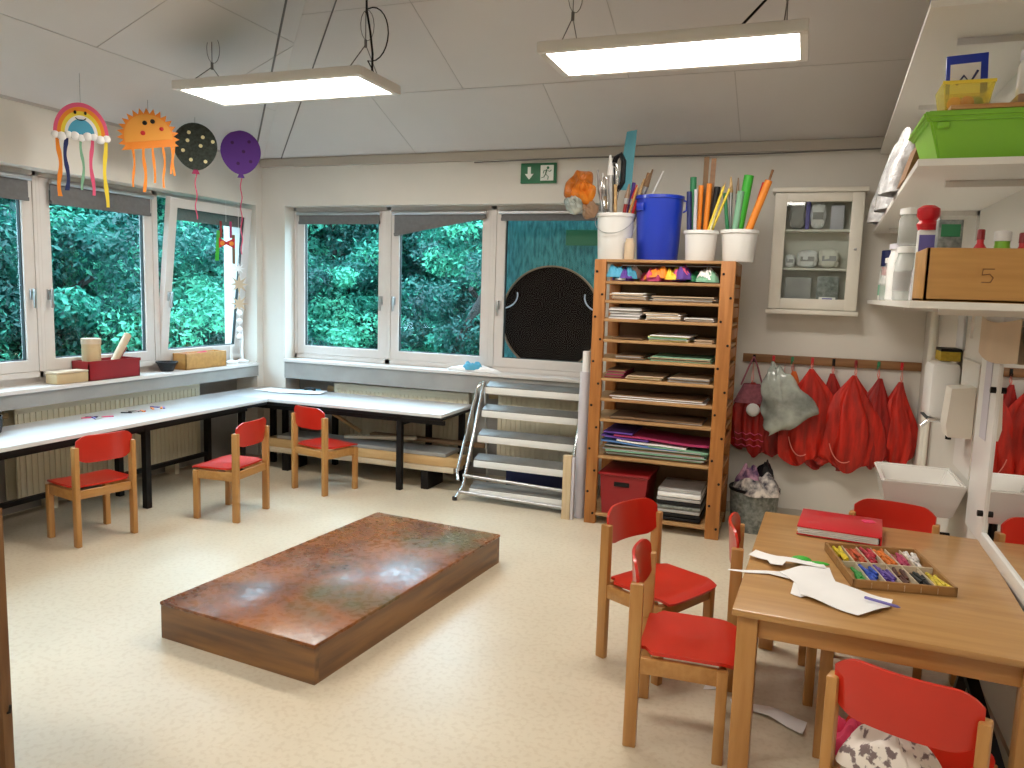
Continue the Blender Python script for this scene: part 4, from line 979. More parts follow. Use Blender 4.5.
# bow / insect craft
p = (XL-.02, 5.10, 1.80)
t = craft('insect_craft', 'small hanging insect craft with green body sticks and a red bow', 'craft', p)
obj('body', MB().box((-.065, 0, -.02), (.028, .012, .24), (0, .06, 0), bev=.004), 'grassgreen', t)
obj('body', MB().box((.055, 0, -.045), (.022, .012, .23), bev=.004), 'paperbrown', t)
b = MB(); b.prism([(-.055, .045), (0, .012), (.065, .045), (.065, -.04), (0, -.008), (-.055, -.04)], -.012, -.006); obj('bow', b, 'brightred', t, smooth=False)
for x, z in ((-.03, .0), (.04, .0)): obj('spot', MB().sph((x, -.014, z), .018, (1, .3, 1)), 'orange', t)
for x, m_ in ((-.04, 'darkred'), (.035, 'papermagenta')): obj('strap', MB().box((x, -.002, .11), (.018, .006, .13)), m_, t)
obj('thread', MB().tube([(0, 0, .17), (0, 0, NH-1.80)], .0015), 'paper', t)

# ---------------------------------------------------------------- exit sign
t = thing('exit_sign', 'green and white exit sign with down arrow and running figure above the back windows', 'sign', (-1.90, YB-.012, 2.355))
b = MB(); b.box((0, 0, 0), (.275, .022, .145), bev=.003); obj('panel', b, 'signgreen', t)
b = MB()
b.prism([(-.012, .045), (.012, .045), (.012, -.005), (.034, -.005), (0, -.046), (-.034, -.005), (-.012, -.005)], -.0135, -.0115)
obj('arrow', b, 'signwhite', t, (-.07, 0, 0), smooth=False)
b = MB(); b.prism([(.018, -.055), (.118, -.055), (.118, .055), (.018, .055)], -.0128, -.011); obj('door_field', b, 'signwhite', t)
b = MB(); y = -.0150
b.cyl((.075, y, .036), (.075, y+.002, .036), .010, n=14)
b.beam((.068, y, .024), (.058, y, -.012), .003, .020, up=(0, 1, 0)); b.beam((.060, y, -.010), (.080, y, -.028), .003, .011, up=(0, 1, 0)); b.beam((.080, y, -.026), (.076, y, -.050), .003, .010, up=(0, 1, 0))
b.beam((.058, y, -.010), (.046, y, -.030), .003, .011, up=(0, 1, 0)); b.beam((.046, y, -.030), (.026, y, -.036), .003, .009, up=(0, 1, 0))
b.beam((.068, y, .020), (.090, y, .008), .003, .008, up=(0, 1, 0)); b.beam((.090, y, .008), (.102, y, .020), .003, .007, up=(0, 1, 0)); b.beam((.064, y, .020), (.044, y, .014), .003, .008, up=(0, 1, 0)); b.beam((.044, y, .014), (.040, y, -.004), .003, .007, up=(0, 1, 0))
obj('running_figure', b, 'signgreen', t, smooth=False)

# ---------------------------------------------------------------- wall cabinet
cx0, cx1, cz0, cz1, cyf = -.232, .302, 1.40, 2.205, 5.36
t = thing('wall_cabinet', 'small cream wall cabinet with a glass door', 'cabinet', ((cx0+cx1)/2, (cyf+YB)/2, cz0))
hw = (cx1-cx0)/2; hd = (YB-cyf)/2; hh = cz1-cz0
b = MB(); b.b2((-hw, -hd+.02, .03), (-hw+.016, hd, hh-.03)); b.b2((hw-.016, -hd+.02, .03), (hw, hd, hh-.03)); b.b2((-hw, hd-.008, .03), (hw, hd, hh-.03)); b.b2((-hw, -hd+.02, .03), (hw, hd, .045)); b.b2((-hw, -hd+.02, hh-.045), (hw, hd, hh-.03))
obj('body', b, 'cabwhite', t)
obj('cornice', MB().b2((-hw-.018, -hd-.012, hh-.03), (hw+.018, hd, hh), bev=.006), 'cabwhite', t); obj('plinth', MB().b2((-hw-.012, -hd-.008, 0), (hw+.012, hd, .03), bev=.005), 'cabwhite', t)
for z in (.285, .53): obj('shelf_board', MB().b2((-hw+.016, -hd+.03, z), (hw-.016, hd-.008, z+.014)), 'cabwhite', t)
fw = .075; b = MB(); z0, z1 = .034, hh-.034
b.b2((-hw+.002, -hd, z0), (-hw+fw, -hd+.02, z1), bev=.003); b.b2((hw-fw, -hd, z0), (hw-.002, -hd+.02, z1), bev=.003); b.b2((-hw+fw-.004, -hd, z0), (hw-fw+.004, -hd+.02, z0+fw*.9), bev=.003); b.b2((-hw+fw-.004, -hd, z1-fw*.75), (hw-fw+.004, -hd+.02, z1), bev=.003)
d = obj('door', b, 'cabwhite', t)
obj('pane', MB().b2((-hw+fw-.004, -hd+.008, z0+.06), (hw-fw+.004, -hd+.012, z1-.05)), 'cabglass', d)
obj('knob', MB().sph((hw-.035, -hd-.008, hh*.52), .009), 'steel', d)
cX, cY = (cx0+cx1)/2, (cyf+YB)/2
items = [('white_packet', 'crumpled pale packet at left on the top cabinet shelf', -.125, .545, .10, .17, 'papergrey', 1), ('white_packet', 'pale packet in the middle of the top cabinet shelf', .0, .545, .09, .18, 'paper', 1), ('white_packet', 'blue grey box at right on the top cabinet shelf', .115, .545, .08, .15, 'lilac', 0), ('white_packet', 'purple carton standing between the packets on the top cabinet shelf', -.062, .545, .025, .18, 'lav', 0),
 ('white_packet', 'small white packet at left on the middle cabinet shelf', -.15, .30, .06, .09, 'paper', 1), ('white_packet', 'white roll bundle in the middle of the middle cabinet shelf', -.045, .30, .12, .12, 'paper', 1), ('white_packet', 'folded white cloth stack at right on the middle cabinet shelf', .085, .30, .12, .13, 'cabwhite', 1),
 ('white_packet', 'grey box behind on the bottom cabinet shelf', -.09, .046, .16, .19, 'papergrey', 0), ('white_packet', 'dark box at right on the bottom cabinet shelf', .09, .046, .13, .20, 'bin', 0)]
for nm, lb, x, z, w_, h_, m_, soft in items:
    tt = thing(nm, lb, 'packet', (cX+x, cY+.01, cz0+z))
    if soft:
        b = MB()
        def fn(u, v, w_=w_, h_=h_, s=x):
            a = 2*PI*u; r_ = (1-abs(2*v-1)**4)**.5; q = .12*math.sin(7*a+s*50)*math.sin(v*9)
            return (w_/2*math.copysign(abs(math.cos(a))**.6, math.cos(a))*r_*(1+q), .045*math.copysign(abs(math.sin(a))**.6, math.sin(a))*r_*(1+q), h_*v)
        b.grid(fn, 28, 12); obj('pack', b, m_, tt)
        b = MB(); b.b2((-w_*.35, -.047, h_*.35), (w_*.35, -.044, h_*.6)); obj('label_band', b, 'papergrey', tt)
    else:
        obj('carton', MB().b2((-w_/2, -.04, 0), (w_/2, .045, h_), bev=.004), m_, tt); obj('flap', MB().b2((-w_/2+.003, -.038, h_), (w_/2-.003, .02, h_+.003)), 'papergrey', tt)
for lb, x, w_, h_, m_, m2 in (('low white box at left front on the bottom cabinet shelf', -.10, .14, .05, 'white', 'papergrey'), ('white box with dark blue label at right front on the bottom cabinet shelf', .09, .10, .07, 'white', 'lav')):
    tt = thing('first_aid_box', lb, 'box', (cX+x, cY-.058, cz0+.046))
    obj('carton', MB().b2((-w_/2, -.010, 0), (w_/2, .010, h_), bev=.002), m_, tt); obj('label_patch', MB().b2((-w_*.3, -.0115, h_*.35), (w_*.3, -.0098, h_*.9)), m2, tt)

# ---------------------------------------------------------------- hook rail and bags
t = thing('hook_rail', 'brown wooden rail with small coloured hooks on the back wall', 'hook rail', (.17, YB-.012, 1.09))
obj('board', MB().b2((-.545, -.010, -.026), (.548, .012, .03), bev=.003), 'hookrail', t)
HX = [-.30, -.175, -.055, .07, .20, .335, .47, .605]
HM = ['black', 'brightred', 'deepgreen', 'brightred', 'black', 'darkred', 'deepgreen', 'brightred']
for x, m_ in zip(HX, HM):
    b = MB(); b.box((x-.17, -.014, .0), (.018, .008, .05), bev=.003); b.tube([(x-.17, -.016, -.012), (x-.17, -.045, -.018), (x-.17, -.052, .0)], .004, 6); obj('hook', b, m_, t)
def bag(name, label, x, ztop, zbot, wtop, wmax, m_, depth=.06, seed=1, peak=.75, y=YB-.075, cord=True, tw=.012, cat='bag', lean=0):
    t = thing(name, label, cat, (x, y, zbot), 0, 'bags hanging on the hook rail')
    H_ = ztop-zbot; rs = np.random.RandomState(seed); ph = rs.rand(4)*6
    def fn(u, v):
        a = 2*PI*u; f = v   # v=0 bottom, 1 top
        env = tw + (wmax/2-tw)*math.sin(PI*min(1, (1-f)/peak)*.5)**1.05 if (1-f) < peak else wmax/2
        if f < .10: env *= (.55+.45*math.sin(f/.10*PI/2))
        g = 1+.13*math.sin(9*a+ph[0]+f*3)*min(1, .3+1.5*(1-f)) + .08*math.sin(15*a+ph[1]-f*2)
        dd = depth*(.25+.75*math.sin(PI*min(1, (1-f)*1.1+.08)*.5)) * (.6+.4*math.sin(min(1, f*4)*PI/2))
        return (math.cos(a)*env*g+lean*(1-f)+.012*math.sin(f*7+ph[2]), math.sin(a)*dd*g*.55-.012*math.sin(5*math.cos(a)*2+ph[3])*(1-f), H_*f+(.03*math.sin(3*math.cos(a)+ph[0])*(1-f)**2))
    b = MB(); b.grid(fn, 54, 26)
    b.bm.verts.ensure_lookup_table()
    obj('pouch', b, m_, t, ang=80)
    b = MB(); b.tube([(0, 0, H_-.01), (-.006, .015, H_+.02), (0, .02, 1.095-zbot-.012), (.006, .015, H_+.02), (0, 0, H_-.01)], .0035); obj('drawstring', b, 'cord' if m_ not in ('clearbag',) else 'clearbag', t)
    if cord:
        b = MB(); s = 1 if seed % 2 else -1
        b.tube([(s*wmax*.28*math.cos(q)-s*wmax*.1, -depth*.62-.008, H_*.42+H_*.34*math.sin(q)) for q in np.linspace(-2.7, -1.2, 14)], .0035); obj('cord', b, 'cord', t)
    return t
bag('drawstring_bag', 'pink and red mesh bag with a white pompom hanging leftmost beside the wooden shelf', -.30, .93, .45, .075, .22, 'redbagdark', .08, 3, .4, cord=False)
t = COL.objects['drawstring_bag']
M['pinkmesh'] = mat('dusty_pink_mesh', (.40, .12, .16), rough=.7, noise=.3, nscale=50)
b = MB(); b.grid(lambda u, v: ((.055+.06*(1-v))*math.cos(2*PI*u), -.004+(.040+.012*(1-v))*math.sin(2*PI*u), .34+.13*v), 24, 6); obj('mesh_band', b, 'pinkmesh', t)
b = MB()
for q in (-1, 1): b.tube([(q*.070, -.02, .46), (q*.03, .01, .58), (0, .022, .652)], .006)
obj('handle', b, 'pinkmesh', t)
b = MB(); b.sph((.02, -.060, .30), .045, (1, .6, 1)); obj('pompom', b, 'cloth' if False else 'paper', t)
for z, w_ in ((.135, .09), (.095, .10), (.055, .085)):
    b = MB(); b.tube([(xx, -.052-.004*math.cos(xx*12), z+.006*math.sin(xx*120)) for xx in np.linspace(-w_, w_, 30)], .003); obj('lettering', b, 'pinkribbon', t)
bag('drawstring_bag', 'orange bag mostly hidden behind the translucent plastic bag', -.05, 1.02, .62, .02, .16, 'orangebag', .05, 5, .7, YB-.055, cord=False)
bag('drawstring_bag', 'wide red bag just right of the translucent plastic bag', .07, 1.045, .42, .03, .32, 'redbag', .08, 7, .55, YB-.085)
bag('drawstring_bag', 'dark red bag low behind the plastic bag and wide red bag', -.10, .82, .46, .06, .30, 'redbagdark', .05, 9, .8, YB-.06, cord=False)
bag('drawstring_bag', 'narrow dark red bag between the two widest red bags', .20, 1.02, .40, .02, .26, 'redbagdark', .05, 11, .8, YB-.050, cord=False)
bag('drawstring_bag', 'largest round red bag in the middle of the hook rail', .335, 1.02, .41, .02, .36, 'redbag', .12, 13, .62, YB-.095)
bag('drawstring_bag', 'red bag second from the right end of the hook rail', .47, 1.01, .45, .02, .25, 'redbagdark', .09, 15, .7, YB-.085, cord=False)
bag('drawstring_bag', 'red bag hanging at the right end of the hook rail', .605, .995, .46, .02, .21, 'redbag', .09, 18, .7, YB-.08, cord=False)
# translucent plastic bag (kite shaped)
t = thing('plastic_bag', 'pale green translucent plastic bag hanging tilted over the red bags', 'bag', (-.165, YB-.20, .625))
prof = [(0, -.02), (.10, .02), (.21, .10), (.235, .135), (.15, .22), (.08, .30), (.03, .335), (0, .34), (-.04, .30), (-.055, .20), (-.045, .10), (-.03, .03)]
def fn(u, v):
    k = u*len(prof); i = int(k) % len(prof); f = k-int(k); A = prof[i]; B = prof[(i+1) % len(prof)]
    x = A[0]+(B[0]-A[0])*f; z = A[1]+(B[1]-A[1])*f; c = (.06, .13); s = math.sin(v*PI); 
    rr = s**.45 if 0 < v < 1 else 0
    g = 1+.05*math.sin(u*60+v*5)
    return (c[0]+(x-c[0])*rr*g, -.050*math.cos(v*PI)+.010*math.sin(u*25)*s+.006*math.sin(u*60+v*9)*s, c[1]+(z-c[1])*rr*g)
b = MB(); b.grid(fn, 60, 16); obj('pouch', b, 'clearbag', t)
b = MB(); b.tube([(-.005, 0, .32), (-.008, .05, .355)], .008); b.tube([(.02, 0, .30), (-.004, .05, .355)], .006); obj('handle', b, 'clearbag', t); t.scale = (1.3, 1, 1.28)

# bin with fabric beside the shelf
t = thing('laundry_bin', 'grey mesh bin standing beside the wooden shelf below the pink bag', 'bin', (-.225, 5.17, 0))
b = MB(); b.lathe([(0, 0), (.135, 0), (.14, .01), (.155, .27), (.148, .27), (.13, .014), (0, .014)], n=30); obj('body', b, 'bin', t)
obj('rim', MB().lathe([(.146, .26), (.160, .26), (.160, .278), (.146, .278), (.146, .26)], n=30), 'blackplastic', t)
solo('fabric_heap', crumple(51, .15, .145, .14), 'clutter', 'black and white patterned fabric heaped in the grey bin', 'fabric', (-.20, 5.14, .25))
solo('fabric_heap', crumple(52, .08, .08, .13), 'clutter2', 'purple and pink patterned fabric on top of the heap in the bin', 'fabric', (-.26, 5.15, .30))
solo('fabric_heap', crumple(53, .06, .06, .14), 'blackplastic', 'black cloth on the fabric heap in the bin', 'fabric', (-.165, 5.20, .32))

# ---------------------------------------------------------------- right wall: mirror, basin, dispensers
t = thing('wall_mirror', 'large mirror with wide white frame above the table on the right wall', 'mirror', (XR-.012, 2.6, .58))
obj('frame', MB().b2((-.012, .75, .0), (.010, 1.06, .90), bev=.003), 'white', t)
obj('frame', MB().b2((-.014, -1.0, .0), (.010, .75, .05), bev=.003), 'white', t)
obj('frame', MB().b2((-.014, -1.0, .85), (.010, .75, .90), bev=.003), 'white', t)
obj('glass', MB().b2((-.004, -1.0, .05), (.008, .755, .85)), 'mirror', t)
b = MB(); b.cyl((-.012, .765, .60), (-.03, .765, .60), .012, n=12); b.cyl((-.012, .765, .12), (-.03, .765, .12), .012, n=12); obj('clip', b, 'black', t)
b = MB()
b.grid(lambda u, v: (-.0-.018*math.sin(u*3), (.62*u-.31)*1.0, -.15*v-.02*math.sin(u*PI)), 12, 5, .0015)
solo('paper_sheet', b, 'paperbeige', 'beige paper hanging below the lowest shelf over the mirror', 'paper', (XR-.035, 3.36, 1.455))
solo('paper_sheet', MB().b2((-.001, -.055, -.20), (.001, .055, .20)), 'lilac', 'narrow pale strip of paper taped to the mirror frame', 'paper', (XR-.026, 3.50, 1.17))
# basin
t = thing('wash_basin', 'white ceramic wash basin on the right wall below the tap', 'basin', (XR-.17, 3.93, .72))
W2, D2 = .165, .20
b = MB()
def ring(w_, d_, z): return [(-w_, -d_, z), (w_, -d_, z), (w_, d_, z), (-w_, d_, z)]
R5 = [ring(W2-.035, D2-.05, -.16), ring(W2, D2, -.02), ring(W2+.004, D2+.004, .0), ring(W2-.016, D2-.016, .0), ring(W2-.05, D2-.05, -.10)]
vs = [[b.bm.verts.new(p) for p in r_] for r_ in R5]
for A, B_ in zip(vs, vs[1:]):
    for k in range(4): b.bm.faces.new((A[k], A[(k+1) % 4], B_[(k+1) % 4], B_[k]))
b.bm.faces.new(vs[0]); b.bm.faces.new(vs[-1])
bmesh.ops.bevel(b.bm, geom=list(b.bm.edges), offset=.006, segments=2, affect='EDGES')
obj('bowl', b, 'ceramic', t, (-.012, 0, 0)); obj('drain', MB().cyl((0, 0, -.098), (0, 0, -.094), .022), 'chrome', t)
b = MB(); b.tube([(0, 0, -.15), (0, 0, -.26), (.02, 0, -.31), (.06, 0, -.31), (.10, 0, -.28), (.14, 0, -.28)], .018, 12); obj('drain_pipe', b, 'black', t)
t = thing('water_tap', 'chrome wall tap above the wash basin', 'tap', (XR-.025, 4.02, .93))
b = MB(); b.cyl((0, -.06, 0), (0, .06, 0), .014); b.tube([(-.0, 0, .0), (-.05, 0, .03), (-.12, 0, .03), (-.15, 0, .0)], .010, 10); obj('spout', b, 'chrome', t)
for s in (-1, 1): obj('knob', MB().cyl((-.03, s*.06, -.0), (-.055, s*.06, 0), .02, .017, n=14), 'chrome' if s < 0 else 'black', t)
b = MB(); b.b2((-.006, -.22, -.20), (.006, .15, .30)); solo('splash_panel', b, 'shelfwhite', 'white splash panel on the wall around the tap', 'panel', (XR-.010, 3.95, .95))
t = thing('paper_dispenser', 'white paper towel dispenser nearest the corner, above the tap', 'dispenser', (XR-.08, 4.24, .95))
b = MB(); b.b2((-.06, -.115, 0), (.07, .115, .27), bev=.03); obj('body', b, 'white', t); obj('slot', MB().b2((-.06, -.10, -.004), (-.02, .10, .004)), 'gasket', t)
t = thing('soap_dispenser', 'slanted beige dispenser between the tap and the mirror frame', 'dispenser', (XR-.065, 3.80, .93))
b = MB(); b.prism([(-.045, 0), (.045, .0), (.045, .22), (-.045, .21), (-.055, .05)], -.075, .075); obj('body', b, 'cabwhite', t); obj('nozzle', MB().cyl((-.03, 0, -.02), (-.03, 0, .002), .012), 'black', t)
t = thing('small_shelf', 'small wooden ledge with black edge on the right wall above the dispenser', 'ledge', (XR-.05, 4.28, 1.27))
obj('board', MB().b2((-.045, -.08, .0), (.045, .08, .014)), 'black', t); obj('front', MB().b2((-.045, -.08, -.045), (.04, .08, .0)), 'sponge', t)
t = thing('small_mirror', 'narrow framed glass on the right wall above the small ledge', 'mirror', (XR-.006, 4.26, 1.285))
obj('frame', MB().b2((-.006, -.09, 0), (.004, .09, .20)), 'steel', t); obj('glass', MB().b2((-.008, -.08, .01), (-.005, .08, .19)), 'whitelam', t)
b = MB(); b.cyl((0, 0, 0), (0, 0, 1.95), .022); b.cyl((.0, -.07, 0), (0, -.07, 1.0), .014); solo('wall_pipe', b, 'cabwhite', 'cream pipes rising in the corner right of the red bags', 'pipe', (XR-.03, 4.95, 0))

# ---------------------------------------------------------------- shelves on the right wall
def wshelf(label, z, y0, n):
    y1 = YB-.03
    t = thing('wall_shelf', label, 'shelf', (.53, (y0+y1)/2, z), 0, 'white boards on the right wall')
    yc = (y0+y1)/2
    b = MB(); b.prism([(.30-.53, -(y0-yc)), (XR-.53, -(y0-yc)), (XR-.53, -(y1-yc)), (.37-.53, -(y1-yc))], -.022, 0, Matrix.Rotation(PI/2, 4, 'X') @ Matrix.Identity(4))
    obj('board', b, 'shelfwhite', t, smooth=False)
    for y in (y0+.35, y0+1.35, y0+2.35):
        b = MB(); b.b2((-.10, y-yc-.008, -.045), (XR-.53, y-yc+.008, -.0225)); b.b2((XR-.53-.012, y-yc-.008, -.16), (XR-.53, y-yc+.008, -.0225)); obj('bracket', b, 'metalwhite', t)
    return t
Z1, Z2, Z3 = 2.44, 1.95, 1.505
wshelf('topmost white board on the right wall', Z1, 2.84, 1)
wshelf('middle white board on the right wall carrying the green tray', Z2, 2.80, 2)
wshelf('lowest white board on the right wall carrying bottles and an orange box', Z3, 2.68, 3)
# green tray
t = thing('green_tray', 'bright lime green plastic tray on the middle wall board', 'tray', (.53, 3.02, Z2+.001))
b = MB()
rr = [ring(.165, .16, 0), ring(.205, .19, .125), ring(.222, .207, .125), ring(.224, .209, .148), ring(.200, .186, .148), ring(.16, .155, .006)]
vs = [[b.bm.verts.new(p) for p in r_] for r_ in rr]
for A, B_ in zip(vs, vs[1:]):
    for k in range(4): b.bm.faces.new((A[k], A[(k+1) % 4], B_[(k+1) % 4], B_[k]))
b.bm.faces.new(vs[0]); b.bm.faces.new(vs[-1]); bmesh.ops.bevel(b.bm, geom=list(b.bm.edges), offset=.007, segments=2, affect='EDGES')
obj('body', b, 'green', t); b = MB(); b.box((-.165, -.196, .105), (.035, .02, .02), bev=.006); obj('handle', b, 'green', t)
t = thing('wood_board', 'thin orange wooden board lying across the green tray', 'board', (.54, 2.98, Z2+.151))
obj('board', MB().b2((-.16, -.16, 0), (.17, .17, .014), bev=.002), 'beechx', t); obj('wedge', MB().b2((.02, -.14, .014), (.17, .13, .045), bev=.01), 'rim', t)
t = thing('yellow_basket', 'yellow transparent basket with small red things on the green tray', 'basket', (.435, 2.97, Z2+.166))
b = MB()
rr = [ring(.060, .07, 0), ring(.074, .085, .085), ring(.070, .081, .085), ring(.056, .066, .005)]
vs = [[b.bm.verts.new(p) for p in r_] for r_ in rr]
for A, B_ in zip(vs, vs[1:]):
    for k in range(4): b.bm.faces.new((A[k], A[(k+1) % 4], B_[(k+1) % 4], B_[k]))
b.bm.faces.new(vs[0]); b.bm.faces.new(vs[-1]); obj('body', b, 'plastic_yellowclear', t)
b = MB(); b.b2((-.075, -.088, .078), (.075, -.083, .088)); obj('rim', b, 'yellow', t)
for x, y, m_, r_ in ((-.03, -.03, 'orange', .022), (.005, -.035, 'brightred', .022), (.035, -.03, 'deepgreen', .018), (-.01, .02, 'brightred', .024), (.03, .03, 'orange', .022)): obj('content', MB().sph((x, y, .028), r_), m_, t)
t = thing('picture_book', 'blue booklet with white picture standing behind the yellow basket', 'book', (.455, 3.085, Z2+.215))
obj('cover', MB().box((0, 0, .085), (.125, .012, .17), (0, -.05, 0), bev=.002), 'blue', t); obj('picture', MB().box((-.005, -.0075, .085), (.090, .002, .11), (0, -.05, 0)), 'paper', t)
obj('drawing', MB().tube([(-.03, -.01, .07), (-.01, -.01, .10), (.01, -.01, .075), (.03, -.01, .115)], .004), 'navy', t)
t = thing('spray_bottle', 'slim white bottle at the right end above the green tray', 'bottle', (.595, 2.95, Z2+.20))
obj('body', MB().lathe([(0, 0), (.017, 0), (.019, .01), (.019, .10), (.012, .115), (.012, .12), (0, .12)], n=18), 'white', t); obj('cap', MB().lathe([(.015, .118), (.015, .145), (.010, .155), (0, .155)], n=16), 'lilac', t)
t = thing('dark_box', 'dark box with white top label above the green tray at the picture edge', 'box', (.675, 2.95, Z2+.20))
obj('carton', MB().b2((-.045, -.04, 0), (.04, .05, .16), bev=.003), 'bin', t); obj('label_patch', MB().b2((-.035, -.043, .09), (.035, -.040, .15)), 'paper', t)
b = MB(); b.prism([(-.04, -.02), (.05, .0), (.06, .12), (.0, .12)], -.14, .14); solo('wood_wedge', b, 'hookrail', 'brown wooden piece squeezed left of the green tray', 'wood piece', (.350, 3.40, Z2+.022))
# plastic bags and bottles at the far end of the boards
def bottle(name, label, loc, r_, h_, m_, cap, cat='bottle', cr=None, ch=.02, band=None):
    t = thing(name, label, cat, loc); cr = cr or r_*.55
    obj('body', MB().lathe([(0, 0), (r_*.9, 0), (r_, .006), (r_, h_*.78), (cr, h_*.92), (cr, h_), (0, h_)], n=20), m_, t)
    obj('cap', MB().lathe([(cr*1.15, h_-.004), (cr*1.15, h_+ch), (cr*.9, h_+ch+.003), (0, h_+ch+.003)], n=18), cap, t)
    if band: obj('label_band', MB().lathe([(r_+.0015, h_*.2), (r_+.0015, h_*.6)], n=20), band, t)
    return t
bottle('glue_bottle', 'small white bottle with red cap at the far end of the lowest board', (.425, 5.02, Z3), .036, .15, 'white', 'brightred', ch=.04, band='papergreen')
bottle('glue_bottle', 'white bottle with dark blue cap at the far end of the lowest board', (.45, 5.25, Z3), .042, .21, 'white', 'navy', cr=.034, ch=.09)
bottle('plastic_jar', 'tall clear plastic jar nearest the shelf edge left of the orange box', (.385, 3.62, Z3), .050, .20, 'plastic_clear', 'white', cat='jar', cr=.04, band='papergrey')
bottle('plastic_jar', 'clear plastic jar stacked on the tall jar, second layer', (.385, 3.62, Z3+.226), .047, .13, 'plastic_clear', 'white', cat='jar', cr=.04)
bottle('plastic_jar', 'milky plastic jar behind the tall clear jars', (.40, 4.05, Z3), .055, .24, 'white', 'lilac', cat='jar', cr=.045)
bottle('plastic_jar', 'clear bottle with white lid between the jars and the far small bottles', (.41, 4.55, Z3), .05, .20, 'plastic_clear', 'white', cat='jar', cr=.03)
for i, (y, z, h_, lb) in enumerate([(3.70, Z2, .24, 'crumpled clear plastic bag on the middle board, nearest the green tray'), (4.35, Z2, .27, 'crumpled clear plastic bag in the middle of the far part of the middle board'), (5.05, Z2, .27, 'crumpled clear plastic bag at the far end of the middle board')]):
    tt = thing('plastic_sack', lb, 'bag', (.355+.035*(y-3.4), y, z), 0, 'clear plastic bags on the middle board')
    b = crumple(61+i, .10, .13, h_*1.25); obj('film', b, 'whitefilm', tt); b = MB(); b.sph((0, 0, h_*.35), .045, (1, 1.3, 1)); obj('content', b, 'paper', tt)
# orange wooden box on the lowest board
t = thing('wooden_box', 'wide orange wooden box on the lowest wall board', 'box', (.545, 2.86, Z3))
b = MB(); hw2, hd2, hb = .24-.005, .13, .165
hw2 = .17
for a, c in (((-.205, -hd2, 0), (hw2, -hd2+.012, hb)), ((-.205, hd2-.012, 0), (hw2, hd2, hb)), ((-.205, -hd2, 0), (-.193, hd2, hb)), ((hw2-.012, -hd2, 0), (hw2, hd2, hb)), ((-.205, -hd2, 0), (hw2, hd2, .01))): b.b2(a, c, bev=.002)
obj('body', b, 'boxwood', t)
# painted number 5 on its front
b = MB(); y = -hd2-.0012
pts = [(.018, .102), (-.012, .102), (-.014, .084), (.006, .087), (.016, .076), (.010, .062), (-.014, .062)]
b.tube([(x-.035, y, z) for x, z in pts], .0018, 6); obj('painted_number', b, 'hookrail', t)
for i, (x, m1, m2, h_, lb) in enumerate([(-.045, 'brightred', 'darkred', .19, 'red bottle with cone top in the orange box, left'), (.015, 'green', 'white', .185, 'lime green bottle with white lid in the orange box'), (.070, 'brightred', 'darkred', .18, 'red bottle in the orange box right of the lime one')]):
    bottle('paint_bottle', lb, (.545+x, 2.83, Z3+.011), .025, h_, m1, m2, cr=.021 if i == 1 else .010, ch=.025)
tt = thing('paint_bottle', 'white bottle with pointed nozzle in the orange box at the picture edge', 'bottle', (.545+.145, 2.80, Z3+.011), 0)
tt.location = (.670, 2.80, Z3+.011)
obj('body', MB().lathe([(0, 0), (.024, 0), (.025, .01), (.025, .16), (.014, .185), (0, .185)], n=18), 'white', tt); obj('nozzle', MB().lathe([(.012, .183), (.003, .235), (0, .235)], n=12), 'white', tt)
t = thing('paint_tube', 'tall tube with shiny red top and purple label left behind the orange box rim', 'tube', (.372, 3.03, Z3+.0))
obj('body', MB().b2((-.028, -.022, 0), (.028, .022, .245), bev=.008), 'white', t); obj('label_patch', MB().b2((-.024, -.0235, .165), (.024, -.021, .225)), 'lav', t)
obj('cap', MB().lathe([(0, .24), (.030, .242), (.036, .262), (.026, .275), (.037, .290), (.036, .315), (.020, .325), (0, .322)], n=9), 'brightred', t)
t = thing('dark_box', 'black carton standing in the orange box beside the red topped tube', 'box', (.425, 2.93, Z3+.011))
obj('carton', MB().b2((-.036, -.03, 0), (.036, .03, .255), bev=.003), 'bin', t); obj('label_patch', MB().b2((-.028, -.0315, .20), (.028, -.029, .24)), 'deepgreen', t)
t = thing('paper_bag', 'crumpled clear wrapping behind the red topped tube', 'bag', (.40, 3.10, Z3))
b = crumple(71, .06, .07, .30); obj('film', b, 'whitefilm', t); b = MB(); b.box((0, 0, .08), (.05, .05, .14), bev=.01); obj('content', b, 'pink', t)
# things on the topmost board
for x, m_, lb in ((.36, 'navy', 'dark blue box edge on the topmost board, left'), (.44, 'paper', 'white box edge on the topmost board'), (.54, 'blackplastic', 'black box on the topmost board, right')):
    tt = thing('storage_box', lb, 'box', (x, 3.0, Z1)); obj('body', MB().b2((-.035, -.12, 0), (.035, .12, .16), bev=.004), m_, tt); obj('lid', MB().b2((-.037, -.122, .16), (.037, .122, .175), bev=.003), m_, tt)

# ---------------------------------------------------------------- left foreground wooden cabinet with hook
t = thing('wooden_cabinet', 'brown wooden cabinet edge with a black hook at the bottom left picture edge', 'cabinet', (-2.064, 1.477, 0))
obj('side_panel', MB().b2((-.45, -.03, 0), (.0, .0, .83), bev=.003), 'foregroundwood', t)
obj('side_panel', MB().b2((-.45, -.50, 0), (-.43, -.03, .83), bev=.003), 'foregroundwood', t)
obj('top_panel', MB().b2((-.45, -.50, .83), (.0, .0, .85), bev=.003), 'foregroundwood', t)
b = MB(); b.tube([(-.004, -.015, .245), (.008, -.015, .25), (.012, -.015, .272)], .004, 8); obj('hook', b, 'blackplastic', t)

